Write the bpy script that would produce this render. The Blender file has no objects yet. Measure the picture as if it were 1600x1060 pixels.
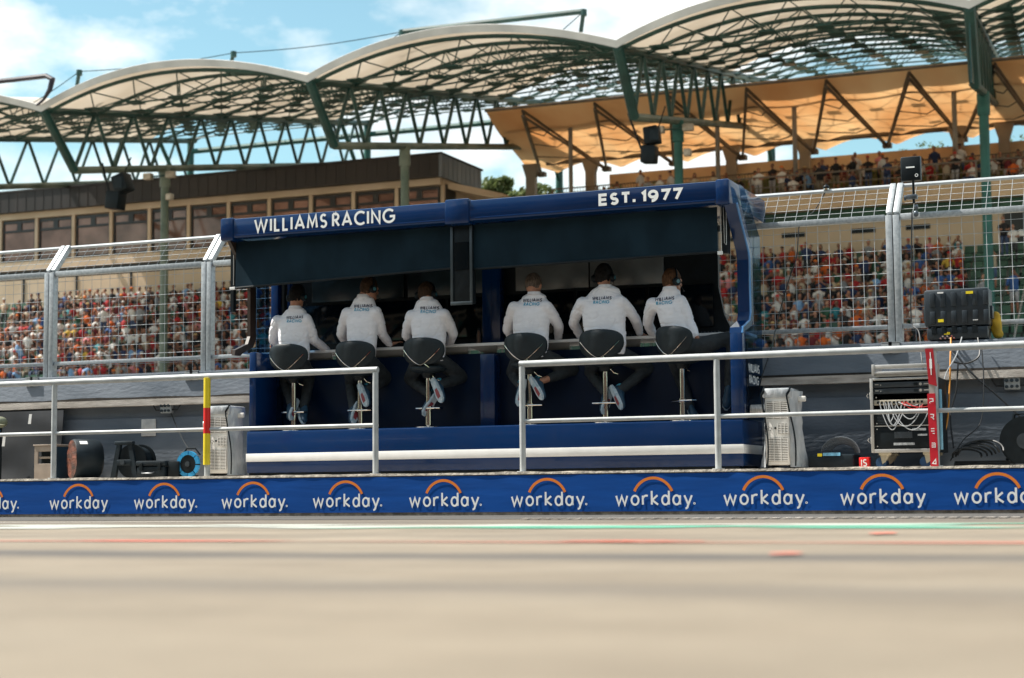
import bpy, bmesh, math, random
from mathutils import Vector, Matrix, noise
from mathutils.bvhtree import BVHTree
random.seed(7)
R = math.radians
sc = bpy.context.scene
col = sc.collection

# ------------------------------------------------------------------ camera
F = 2728.0                                   # focal length in photo pixels (1600 wide)
TH = math.atan(F / 6620.0); PHI = math.atan(245.0 / F); RHO = math.atan(56.0 / 6620.0)
EYE = Vector((0, 0, 0.196))
_r0 = Vector((math.cos(TH), math.sin(TH), 0))
_fw = Vector((-math.sin(TH) * math.cos(PHI), math.cos(TH) * math.cos(PHI), math.sin(PHI)))
_u0 = _r0.cross(_fw)
_R = _r0 * math.cos(RHO) - _u0 * math.sin(RHO)
_U = _R.cross(_fw)
def ray(x, y): return _fw + _R * ((x - 800) / F) - _U * ((y - 530) / F)
def P(x, y, Y):                               # the point of the plane at depth Y seen there in the photograph
    d = ray(x, y); return EYE + d * (Y / d.y)
def G(x, y, z=0.0):
    d = ray(x, y); return EYE + d * ((z - EYE.z) / d.z)
def px(p):
    v = Vector(p) - EYE; z = v.dot(_fw); return 800 + F * v.dot(_R) / z, 530 - F * v.dot(_U) / z
cd = bpy.data.cameras.new('camera'); cam = bpy.data.objects.new('camera', cd); col.objects.link(cam)
m = Matrix((_R, _U, -_fw)).transposed().to_4x4(); m.translation = EYE
cam.matrix_world = m
cd.sensor_width = 36; cd.lens = F / 1600 * 36; cd.clip_start = 0.05; cd.clip_end = 3000
cd.dof.use_dof = True; cd.dof.focus_distance = 18.6; cd.dof.aperture_fstop = 2.2
sc.camera = cam

# ------------------------------------------------------------------ world, sun, exposure
SUN_EL, SUN_AZ = R(56), R(-101)               # azimuth from +Y towards +X: sun high on the left, a little behind the stand
sdir = Vector((math.sin(SUN_AZ) * math.cos(SUN_EL), math.cos(SUN_AZ) * math.cos(SUN_EL), math.sin(SUN_EL)))
w = bpy.data.worlds.new('World'); sc.world = w; w.use_nodes = True
nt = w.node_tree; nt.nodes.clear()
def N(nt, t, **k):
    n = nt.nodes.new(t)
    for a, v in k.items(): setattr(n, a, v)
    return n
out = N(nt, 'ShaderNodeOutputWorld'); bg = N(nt, 'ShaderNodeBackground'); bg.inputs[1].default_value = 0.145
sky = N(nt, 'ShaderNodeTexSky', sky_type='NISHITA', sun_disc=False, sun_elevation=SUN_EL, sun_rotation=SUN_AZ)
sky.air_density = 1.0; sky.dust_density = 0.6; sky.ozone_density = 1.6
tc = N(nt, 'ShaderNodeTexCoord')
mp = N(nt, 'ShaderNodeMapping'); mp.inputs['Location'].default_value = (3.1, 0.4, 1.3); mp.inputs['Scale'].default_value = (1.0, 1.0, 1.9)
nz = N(nt, 'ShaderNodeTexNoise'); nz.inputs['Scale'].default_value = 5.2; nz.inputs['Detail'].default_value = 7; nz.inputs['Roughness'].default_value = 0.55
rp = N(nt, 'ShaderNodeValToRGB'); rp.color_ramp.elements[0].position = 0.45; rp.color_ramp.elements[1].position = 0.585
n2 = N(nt, 'ShaderNodeTexNoise'); n2.inputs['Scale'].default_value = 8.0; n2.inputs['Detail'].default_value = 4
r2 = N(nt, 'ShaderNodeValToRGB'); r2.color_ramp.elements[0].color = (2.9, 3.3, 3.5, 1); r2.color_ramp.elements[1].color = (4.7, 4.65, 4.4, 1)
r2.color_ramp.elements[0].position = 0.32; r2.color_ramp.elements[1].position = 0.6
tint = N(nt, 'ShaderNodeMix', data_type='RGBA', blend_type='MULTIPLY'); tint.inputs[0].default_value = 1.0; tint.inputs[7].default_value = (0.56, 0.66, 0.54, 1)
mx = N(nt, 'ShaderNodeMix', data_type='RGBA')
L = nt.links.new
L(tc.outputs['Generated'], mp.inputs[0]); L(mp.outputs[0], nz.inputs['Vector']); L(mp.outputs[0], n2.inputs['Vector'])
L(nz.outputs[0], rp.inputs[0]); L(n2.outputs[0], r2.inputs[0])
L(sky.outputs[0], tint.inputs[6]); L(rp.outputs[0], mx.inputs[0]); L(tint.outputs[2], mx.inputs[6]); L(r2.outputs[0], mx.inputs[7])
L(mx.outputs[2], bg.inputs[0]); L(bg.outputs[0], out.inputs[0])
sl = bpy.data.lights.new('sun', 'SUN'); sl.energy = 4.2; sl.angle = R(0.5); sl.color = (1.0, 0.94, 0.85)
so = bpy.data.objects.new('sun', sl); col.objects.link(so); so.location = (-20, 10, 40)
so.rotation_euler = sdir.to_track_quat('Z', 'Y').to_euler()
sc.view_settings.view_transform = 'Standard'; sc.view_settings.look = 'None'
sc.view_settings.exposure = 1.1; sc.view_settings.gamma = 1.0
sc.render.engine = 'CYCLES'
sc.cycles.use_denoising = True
sc.cycles.max_bounces = 8; sc.cycles.transparent_max_bounces = 16
sc.cycles.sample_clamp_indirect = 6.0

# ------------------------------------------------------------------ materials
MATS = {}
def mat(name, c, rough=0.5, metal=0.0, var=0.12, scale=6.0, bump=0.0, bscale=60.0, coat=0.0, c2=None, stretch=(1, 1, 1), trans=0.0, spec=0.5, detail=4, lo=0.35, hi=0.65):
    """Principled material whose colour wanders between two near shades through object-space noise."""
    if name in MATS: return MATS[name]
    M = bpy.data.materials.new(name); M.use_nodes = True; t = M.node_tree; b = t.nodes['Principled BSDF']
    tc = N(t, 'ShaderNodeTexCoord'); mp = N(t, 'ShaderNodeMapping'); mp.inputs['Scale'].default_value = stretch
    nz = N(t, 'ShaderNodeTexNoise'); nz.inputs['Scale'].default_value = scale; nz.inputs['Detail'].default_value = detail
    rp = N(t, 'ShaderNodeValToRGB'); rp.color_ramp.elements[0].position = lo; rp.color_ramp.elements[1].position = hi
    a = tuple(x * (1 - var) for x in c); d = tuple(min(1, x * (1 + var)) for x in c)
    if c2: a, d = c, c2
    rp.color_ramp.elements[0].color = (*a, 1); rp.color_ramp.elements[1].color = (*d, 1)
    l = t.links.new
    l(tc.outputs['Object'], mp.inputs[0]); l(mp.outputs[0], nz.inputs['Vector']); l(nz.outputs[0], rp.inputs[0]); l(rp.outputs[0], b.inputs['Base Color'])
    b.inputs['Roughness'].default_value = rough; b.inputs['Metallic'].default_value = metal
    b.inputs['Coat Weight'].default_value = coat; b.inputs['Coat Roughness'].default_value = 0.06
    b.inputs['Specular IOR Level'].default_value = spec
    if bump:
        bn = N(t, 'ShaderNodeTexNoise'); bn.inputs['Scale'].default_value = bscale; bn.inputs['Detail'].default_value = 3
        bp = N(t, 'ShaderNodeBump'); bp.inputs['Strength'].default_value = bump; bp.inputs['Distance'].default_value = 0.02
        l(mp.outputs[0], bn.inputs['Vector']); l(bn.outputs[0], bp.inputs['Height']); l(bp.outputs[0], b.inputs['Normal'])
    if trans:
        tr = N(t, 'ShaderNodeBsdfTranslucent'); ms = N(t, 'ShaderNodeMixShader'); ms.inputs[0].default_value = trans
        l(rp.outputs[0], tr.inputs[0]); l(b.outputs[0], ms.inputs[1]); l(tr.outputs[0], ms.inputs[2])
        l(ms.outputs[0], t.nodes['Material Output'].inputs[0])
    MATS[name] = M; return M
def glass(name, tintc, alpha=0.5, rough=0.03):
    M = bpy.data.materials.new(name); M.use_nodes = True; t = M.node_tree; t.nodes.clear()
    o = N(t, 'ShaderNodeOutputMaterial'); tr = N(t, 'ShaderNodeBsdfTransparent'); tr.inputs[0].default_value = (*tintc, 1)
    gl = N(t, 'ShaderNodeBsdfGlossy'); gl.inputs['Roughness'].default_value = rough
    nz = N(t, 'ShaderNodeTexNoise'); nz.inputs['Scale'].default_value = 3
    mr = N(t, 'ShaderNodeMapRange'); mr.inputs[3].default_value = alpha * 0.85; mr.inputs[4].default_value = alpha * 1.15
    ms = N(t, 'ShaderNodeMixShader'); l = t.links.new
    l(nz.outputs[0], mr.inputs[0]); l(mr.outputs[0], ms.inputs[0]); l(tr.outputs[0], ms.inputs[1]); l(gl.outputs[0], ms.inputs[2]); l(ms.outputs[0], o.inputs[0])
    MATS[name] = M; return M

BLUE = mat('booth_blue_paint', (0.002, 0.023, 0.092), 0.20, 0, 0.12, 1.2, coat=0.25, spec=0.3)
BLUEIN = mat('booth_inner_blue', (0.002, 0.011, 0.034), 0.3, 0, 0.15, 3, spec=.2)
BOARDB = mat('banner_blue', (0.002, 0.066, 0.30), 0.6, 0, 0.10, 3.0, bump=0.10, bscale=5, stretch=(0.5, 1, 3), spec=.2)
WHITE = mat('white_paint', (0.78, 0.78, 0.77), 0.45, 0, 0.04, 8)
LETTER = mat('white_vinyl', (0.86, 0.87, 0.86), 0.5, 0, 0.03, 20)
ORANGE = mat('orange_vinyl', (0.78, 0.21, 0.02), 0.5, 0, 0.05, 20)
RAILM = mat('rail_grey_paint', (0.43, 0.45, 0.455), 0.42, 0, 0.10, 9, bump=0.06, bscale=40)
YEL = mat('yellow_paint', (0.80, 0.62, 0.02), 0.4, 0, 0.06, 9)
RED = mat('red_paint', (0.70, 0.015, 0.012), 0.4, 0, 0.06, 9)
CRIM = mat('crimson_vinyl', (0.42, 0.012, 0.022), 0.4, 0, 0.12, 9)
GALV = mat('galvanised_steel', (0.30, 0.33, 0.35), 0.45, 0.35, 0.22, 30, c2=(0.42, 0.45, 0.47))
WIRE = mat('fence_wire', (0.40, 0.43, 0.45), 0.7, 0.0, 0.1, 20, spec=.15)
CHROME = mat('chrome', (0.64, 0.57, 0.51), 0.10, 1.0, 0.03, 5)
ALU = mat('aluminium', (0.50, 0.49, 0.47), 0.38, 0.6, 0.08, 12)
BLACK = mat('black_plastic', (0.006, 0.010, 0.013), 0.45, 0, 0.2, 12, spec=.2)
DARK = mat('dark_shell', (0.010, 0.017, 0.023), 0.5, 0, 0.3, 5, bump=0.1, bscale=120, spec=.25)
LEATH = mat('stool_leather', (0.011, 0.018, 0.023), 0.5, 0, 0.18, 6, bump=0.12, bscale=90, spec=.3)
BLIND = mat('blind_fabric', (0.010, 0.023, 0.034), 0.85, 0, 0.22, 2.0, bump=0.15, bscale=6, stretch=(1.5, 1, 1), spec=.1)
SCREEN = mat('screen_glass', (0.003, 0.006, 0.009), 0.10, 0, 0.2, 2, spec=.25)
PANELG = mat('grey_gloss_panel', (0.16, 0.18, 0.19), 0.16, 0, 0.25, 1.4)
CONC = mat('wall_concrete', (0.085, 0.108, 0.138), 0.85, 0, 0.15, 1.8, bump=0.3, bscale=25, c2=(0.160, 0.185, 0.220), stretch=(0.5, 1, 1.3))
LEDGE = mat('ledge_timber', (0.30, 0.27, 0.24), 0.8, 0, 0.3, 3, bump=0.3, bscale=30, c2=(0.52, 0.48, 0.44), stretch=(1, 1, 6))
KERB = mat('kerb_concrete', (0.27, 0.245, 0.21), 0.9, 0, 0.3, 14, bump=0.6, bscale=40, c2=(0.50, 0.45, 0.38), detail=8, lo=0.42, hi=0.6)
GREEN = mat('roof_steel_green', (0.010, 0.052, 0.046), 0.45, 0, 0.25, 1.5)
GREENL = mat('pale_green_steel', (0.012, 0.095, 0.080), 0.5, 0, 0.2, 1.5)
POLE = mat('column_green_grey', (0.060, 0.095, 0.070), 0.5, 0, 0.25, 0.8, c2=(0.17, 0.20, 0.16))
MEMB = mat('roof_membrane', (0.70, 0.64, 0.56), 0.7, 0, 0.10, 0.35, bump=0.1, bscale=2, c2=(0.81, 0.76, 0.69), trans=0.5)
EDGE = mat('membrane_edge', (0.46, 0.46, 0.45), 0.6, 0, 0.2, 0.6, c2=(0.66, 0.65, 0.63))
MEMO = mat('rear_membrane', (0.78, 0.53, 0.31), 0.7, 0, 0.12, 0.3, bump=0.1, bscale=2, c2=(0.90, 0.72, 0.50), trans=0.6, stretch=(1, 0.4, 1))
RSTEEL = mat('rear_steel_grey', (0.10, 0.085, 0.070), 0.6, 0, 0.2, 1.0, c2=(0.18, 0.155, 0.13))
RCOL = mat('rear_column', (0.24, 0.22, 0.19), 0.7, 0, 0.15, 0.8)
FASC = mat('brown_cladding', (0.014, 0.011, 0.010), 0.6, 0, 0.25, 0.4, c2=(0.026, 0.020, 0.018), stretch=(3, 3, 0.3))
FASCS = mat('cladding_sky_reflection', (0.16, 0.19, 0.22), 0.5, 0, 0.2, 0.4, stretch=(3, 3, 0.3))  # end face of the dark cladding, grazing sky reflection painted in as paler grey
BEIGE = mat('beige_render', (0.52, 0.40, 0.28), 0.85, 0, 0.10, 0.5, c2=(0.62, 0.49, 0.36))
BEIGED = mat('tan_parapet', (0.56, 0.40, 0.26), 0.85, 0, 0.10, 0.4, c2=(0.66, 0.50, 0.34))
WFRAME = mat('window_frame_black', (0.012, 0.012, 0.013), 0.4, 0, 0.2, 3)
PANE = mat('window_glass', (0.22, 0.122, 0.094), 0.06, 0.35, 0.3, 0.7, spec=.4)
STANDC = mat('stand_concrete', (0.26, 0.25, 0.22), 0.9, 0, 0.2, 0.6)
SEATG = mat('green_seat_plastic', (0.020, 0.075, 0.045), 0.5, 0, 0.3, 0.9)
SKIN = mat('skin', (0.42, 0.20, 0.125), 0.5, 0, 0.12, 18)
SHIRT = mat('white_shirt_cotton', (0.82, 0.81, 0.85), 0.75, 0, 0.04, 12, bump=0.25, bscale=14, stretch=(1, 1, 2.4))
TROUS = mat('charcoal_trousers', (0.020, 0.026, 0.030), 0.8, 0, 0.2, 14, bump=0.4, bscale=20)
NAVY = mat('navy_print', (0.010, 0.016, 0.05), 0.6, 0, 0.1, 20)
CYAN = mat('cyan_print', (0.03, 0.33, 0.52), 0.6, 0, 0.1, 20)
SOLE = mat('shoe_white', (0.26, 0.36, 0.42), 0.5, 0, 0.06, 26, c2=(.50, .54, .57))
TEAL = mat('shoe_teal', (0.05, 0.30, 0.42), 0.5, 0, 0.2, 20)
TEALD = mat('shoe_dark_blue', (0.015, 0.05, 0.09), 0.5, 0, 0.2, 20)
LEAF = mat('leaf_green', (0.07, 0.11, 0.035), 0.6, 0, 0.3, 1.2, c2=(0.20, 0.24, 0.085), trans=0.4)
BARK = mat('bark', (0.08, 0.06, 0.045), 0.9, 0, 0.3, 4)
CORDM = mat('cable_black', (0.010, 0.013, 0.016), 0.5, 0, 0.2, 10)
OCORD = mat('cable_orange', (0.62, 0.25, 0.02), 0.5, 0, 0.1, 10)
GCORD = mat('cable_grey', (0.40, 0.42, 0.44), 0.5, 0, 0.1, 10)
RCORD = mat('cable_red', (0.5, 0.02, 0.02), 0.5, 0, 0.1, 10)
TEALSH = glass('tinted_acrylic', (0.38, 0.54, 0.70), 0.12)
HAIRS = {k: mat('hair_' + k, c, 0.75, 0, 0.35, 60, bump=0.5, bscale=140, stretch=(1, 1, 0.3), spec=.15) for k, c in
         dict(black=(0.010, 0.009, 0.009), brown=(0.045, 0.026, 0.016), grey=(0.11, 0.085, 0.07), auburn=(0.085, 0.042, 0.022)).items()}

# ------------------------------------------------------------------ mesh builder
ORG = {}
class MB:
    def __init__(s): s.v = []; s.f = []; s.mi = []; s.m = 0
    def add(s, vs, fs):
        o = len(s.v); s.v.extend(Vector(v) for v in vs)
        for f in fs: s.f.append([i + o for i in f]); s.mi.append(s.m)
        return s
    def box(s, a, b, bev=0.0):
        a, b = Vector(a), Vector(b)
        lo = Vector(map(min, a, b)); hi = Vector(map(max, a, b))
        return s.obox((lo + hi) / 2, Vector((1, 0, 0)), Vector((0, 1, 0)), Vector((0, 0, 1)), (hi - lo) / 2, bev)
    def obox(s, c, ux, uy, uz, h, bev=0.0):
        c = Vector(c)
        if bev <= 0:
            vs = [c + ux * (h[0] * i) + uy * (h[1] * j) + uz * (h[2] * k) for k in (-1, 1) for j in (-1, 1) for i in (-1, 1)]
            return s.add(vs, [(0, 2, 3, 1), (4, 5, 7, 6), (0, 1, 5, 4), (2, 6, 7, 3), (0, 4, 6, 2), (1, 3, 7, 5)])
        bm = bmesh.new(); bmesh.ops.create_cube(bm, size=2)
        for v in bm.verts: v.co = Vector((v.co.x * h[0], v.co.y * h[1], v.co.z * h[2]))
        bmesh.ops.bevel(bm, geom=list(bm.edges), offset=min(bev, min(h) * 0.95), segments=2, affect='EDGES', profile=0.5)
        bm.verts.index_update()
        s.add([c + ux * v.co.x + uy * v.co.y + uz * v.co.z for v in bm.verts], [[v.index for v in f.verts] for f in bm.faces]); bm.free()
        return s
    def tube(s, pts, r, n=8, closed=False, flat=None):
        pts = [Vector(p) for p in pts]; k = len(pts)
        rs = r if isinstance(r, (list, tuple)) else [r] * k
        rings = []; up = None
        for i, p in enumerate(pts):
            if closed: t = pts[(i + 1) % k] - pts[i - 1]
            else: t = pts[min(i + 1, k - 1)] - pts[max(i - 1, 0)]
            t = t.normalized() if t.length > 1e-9 else Vector((0, 0, 1))
            if up is None:
                up = Vector((0, 0, 1)) if abs(t.z) < 0.9 else Vector((1, 0, 0))
            a = up - t * up.dot(t)
            if a.length < 1e-6: a = t.orthogonal()
            a.normalize(); up = a; b = t.cross(a)
            rings.append([p + a * (rs[i] * math.cos(2 * math.pi * j / n)) + b * (rs[i] * math.sin(2 * math.pi * j / n)) for j in range(n)])
        return s.loft(rings, closed)
    def loft(s, rings, closed=False, cap=True):
        n = len(rings[0]); k = len(rings); vs = [p for r in rings for p in r]; fs = []
        for i in range(k if closed else k - 1):
            i2 = (i + 1) % k
            for j in range(n):
                j2 = (j + 1) % n; fs.append((i * n + j, i * n + j2, i2 * n + j2, i2 * n + j))
        if not closed and cap: fs.append(tuple(range(n - 1, -1, -1))); fs.append(tuple((k - 1) * n + j for j in range(n)))
        return s.add(vs, fs)
    def ell(s, c, r, n=14, k=9, rot=None):
        c = Vector(c); r = r if isinstance(r, (tuple, list, Vector)) else (r, r, r); rings = []
        for i in range(k + 1):
            a = math.pi * (0.02 + 0.96 * i / k) - math.pi / 2; ring = []
            for j in range(n):
                b = 2 * math.pi * j / n
                q = Vector((r[0] * math.cos(a) * math.cos(b), r[1] * math.cos(a) * math.sin(b), r[2] * math.sin(a)))
                if rot: q = rot @ q
                ring.append(c + q)
            rings.append(ring)
        return s.loft(rings)
    def prism(s, poly, d):                       # planar polygon swept by vector d
        d = Vector(d); n = len(poly); poly = [Vector(p) for p in poly]
        return s.add(poly + [p + d for p in poly], [tuple(range(n - 1, -1, -1)), tuple(range(n, 2 * n))] + [(i, (i + 1) % n, n + (i + 1) % n, n + i) for i in range(n)])
    def grid(s, nu, nv, fn, thick=None):
        vs = [fn(i / nu, j / nv) for j in range(nv + 1) for i in range(nu + 1)]; W = nu + 1
        fs = [(j * W + i, j * W + i + 1, (j + 1) * W + i + 1, (j + 1) * W + i) for j in range(nv) for i in range(nu)]
        if thick is None: return s.add(vs, fs)
        t = Vector(thick); n = len(vs)
        vs2 = vs + [Vector(v) + t for v in vs]; fs2 = list(fs) + [tuple(i + n for i in reversed(f)) for f in fs]
        b = list(range(W)) + [j * W + nu for j in range(1, nv + 1)] + [nv * W + i for i in range(nu - 1, -1, -1)] + [j * W for j in range(nv - 1, 0, -1)]
        for i in range(len(b)): a, c = b[i], b[(i + 1) % len(b)]; fs2.append((c, a, a + n, c + n))
        return s.add(vs2, fs2)
    def disc(s, c, ax, r, h, n=24, r2=None):      # short cylinder from c along ax
        c = Vector(c); ax = Vector(ax).normalized(); a = ax.orthogonal().normalized(); b = ax.cross(a)
        def ring(q, rr): return [q + a * (rr * math.cos(2 * math.pi * j / n)) + b * (rr * math.sin(2 * math.pi * j / n)) for j in range(n)]
        return s.loft([ring(c, r), ring(c + ax * h, r if r2 is None else r2)])
    def build(s, name, mats, parent=None, smooth=40, origin=None):
        me = bpy.data.meshes.new(name); mats = mats if isinstance(mats, (list, tuple)) else [mats]
        if parent is not None: o0 = ORG[parent.name]
        elif origin is not None: o0 = Vector(origin)
        else:
            lo = Vector([min(v[i] for v in s.v) for i in range(3)]); hi = Vector([max(v[i] for v in s.v) for i in range(3)])
            o0 = Vector(((lo.x + hi.x) / 2, (lo.y + hi.y) / 2, lo.z))
        me.from_pydata([v - o0 for v in s.v], [], s.f)
        for mm in mats: me.materials.append(mm)
        if len(mats) > 1: me.polygons.foreach_set('material_index', s.mi)
        bm = bmesh.new(); bm.from_mesh(me); bmesh.ops.recalc_face_normals(bm, faces=bm.faces); bm.to_mesh(me); bm.free()
        if smooth:
            me.polygons.foreach_set('use_smooth', [True] * len(me.polygons)); me.set_sharp_from_angle(angle=R(smooth))
        ob = bpy.data.objects.new(name, me); col.objects.link(ob)
        if parent is not None: ob.parent = parent
        else: ob.location = o0
        ORG[ob.name] = o0
        return ob
def tag(o, label=None, cat=None, group=None, kind=None):
    if label: o['label'] = label
    if cat: o['category'] = cat
    if group: o['group'] = group
    if kind: o['kind'] = kind
    return o
def thing(name, label, cat, loc=(0, 0, 0), group=None):
    o = bpy.data.objects.new(name, None); col.objects.link(o); o.location = loc; o.empty_display_size = 0.1
    ORG[o.name] = Vector(loc); return tag(o, label, cat, group)
def dup(o, loc, label=None, parent=None):
    c = o.copy(); col.objects.link(c)
    if parent is not None: c.parent = parent
    else: c.location = loc
    ORG[c.name] = Vector(loc)
    if label: c['label'] = label
    for ch in o.children: dup(ch, loc, None, c)
    return c
def evalmesh(ob):
    dg = bpy.context.evaluated_depsgraph_get(); dg.update()
    me = bpy.data.meshes.new_from_object(ob.evaluated_get(dg), depsgraph=dg)
    return me
def remesh(ob, vox, it=4, fac=0.5, disp=None):
    md = ob.modifiers.new('r', 'REMESH'); md.mode = 'VOXEL'; md.voxel_size = vox
    sm = ob.modifiers.new('s', 'SMOOTH'); sm.iterations = it; sm.factor = fac
    mats = list(ob.data.materials); me = evalmesh(ob); ob.modifiers.clear(); old = ob.data
    ob.data = me; bpy.data.meshes.remove(old); me.materials.clear()
    for mm in mats: me.materials.append(mm)
    if disp:
        for v, n in zip(me.vertices, [v.normal.copy() for v in me.vertices]): v.co = v.co + n * disp(v.co)
    me.polygons.foreach_set('use_smooth', [True] * len(me.polygons)); me.polygons.foreach_set('material_index', [0] * len(me.polygons))
    me.update(); return ob

# ------------------------------------------------------------------ stroke lettering
def arc(cx, cy, rx, ry, a0, a1, n=14):
    return [(cx + rx * math.cos(R(a0 + (a1 - a0) * i / n)), cy + ry * math.sin(R(a0 + (a1 - a0) * i / n))) for i in range(n + 1)]
def loop(cx, cy, rx, ry): return arc(cx, cy, rx, ry, 0, 360, 22)
GL = {  # glyph: (advance, strokes) on a cap height of 1
 'W': (1.15, [[(0, 1), (.28, 0), (.56, .95), (.84, 0), (1.12, 1)]]), 'I': (.02, [[(.0, 0), (.0, 1)]]), 'L': (.42, [[(0, 1), (0, 0), (.42, 0)]]),
 'A': (.78, [[(0, 0), (.39, 1), (.78, 0)], [(.14, .30), (.64, .30)]]), 'M': (.84, [[(0, 0), (.10, 1), (.42, .18), (.74, 1), (.84, 0)]]),
 'S': (.50, [arc(.25, .745, .22, .255, 35, 270, 12) + arc(.25, .25, .24, .25, 90, -150, 12)[1:]]),
 'R': (.52, [[(0, 0), (0, 1)], [(0, 1), (.22, 1)] + arc(.22, .74, .26, .26, 90, -90) + [(0, .48)], [(.22, .46), (.54, 0)]]),
 'C': (.80, [arc(.5, .5, .5, .5, 48, 312, 20)]), 'N': (.66, [[(0, 0), (0, 1), (.66, 0), (.66, 1)]]),
 'G': (.88, [arc(.5, .5, .5, .5, 46, 330, 20) + [(.94, .46), (.56, .46)]]),
 'E': (.56, [[(.56, 1), (0, 1), (0, 0), (.56, 0)], [(0, .5), (.52, .5)]]), 'T': (.62, [[(0, 1), (.62, 1)], [(.31, 1), (.31, 0)]]),
 '.': (.04, [[(0, 0), (.0, .30)]]), '1': (.22, [[(0, .80), (.22, 1), (.22, 0)]]),
 '9': (.60, [loop(.30, .68, .30, .31), arc(.22, .55, .40, .55, 12, -95, 12)]), '7': (.58, [[(0, 1), (.60, 1), (.22, 0)]]),
 ' ': (.22, []),
 'w': (.86, [[(0, .66), (.2, 0), (.43, .62), (.66, 0), (.86, .66)]]), 'o': (.54, [loop(.27, .33, .27, .33)]),
 'r': (.36, [[(0, 0), (0, .66)], arc(.27, .38, .27, .28, 180, 65, 8)]), 'k': (.46, [[(0, 0), (0, 1.0)], [(.44, .68), (.03, .33), (.48, 0)]]),
 'd': (.52, [loop(.25, .33, .25, .33), [(.52, 1.0), (.52, 0)]]), 'a': (.52, [loop(.25, .33, .25, .33), [(.52, .67), (.52, 0)]]),
 'y': (.56, [[(0, .66), (.28, 0)], [(.56, .66), (.24, -.12)] + arc(.08, -.10, .17, .18, -20, -95, 6)]), '®': (.14, [loop(.07, .07, .06, .06)]),
}
def ribbon(mb, pts, w, o, ux, uy, un, lift):
    k = len(pts); closed = (Vector(pts[0]) - Vector(pts[-1])).length < 1e-5
    P2 = [Vector(p) for p in (pts[:-1] if closed else pts)]; n = len(P2); A = []; B = []
    for i in range(n):
        if closed: d0 = P2[i] - P2[i - 1]; d1 = P2[(i + 1) % n] - P2[i]
        else: d0 = P2[i] - P2[i - 1] if i else P2[1] - P2[0]; d1 = P2[i + 1] - P2[i] if i < n - 1 else P2[-1] - P2[-2]
        d0.normalize(); d1.normalize(); n0 = Vector((-d0.y, d0.x)); n1 = Vector((-d1.y, d1.x)); nn = n0 + n1
        nn = nn.normalized() if nn.length > 1e-4 else n0
        l = w / 2 / max(0.42, nn.dot(n0)); A.append(P2[i] + nn * l); B.append(P2[i] - nn * l)
    q = lambda p: o + ux * p.x + uy * p.y + un * lift
    vs = [q(p) for p in A] + [q(p) for p in B]
    mb.add(vs, [(i, (i + 1) % n, n + (i + 1) % n, n + i) for i in range(n if closed else n - 1)])
def text(mb, s, o, ux, uy, size, wt=.16, gap=.3, sx=1.0, lift=0.0):
    """Writes s with its lower left corner at o; ux, uy are unit directions in the surface; wt, gap are shares of the cap height."""
    o = Vector(o); ux = Vector(ux); uy = Vector(uy); un = ux.cross(uy).normalized(); x = 0; k = 0
    for ch in s:
        adv, st = GL[ch]
        for p in st:
            ribbon(mb, [(size * (x + a * sx), size * b) for a, b in p], size * wt, o, ux, uy, un, lift + 0.0004 * (k % 3)); k += 1
        x += adv * sx + gap
    return (x - gap) * size
def textw(s, size, gap=.3, sx=1.0): return size * (sum(GL[c][0] * sx + gap for c in s) - gap)
XV, YV, ZV = Vector((1, 0, 0)), Vector((0, 1, 0)), Vector((0, 0, 1))

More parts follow.
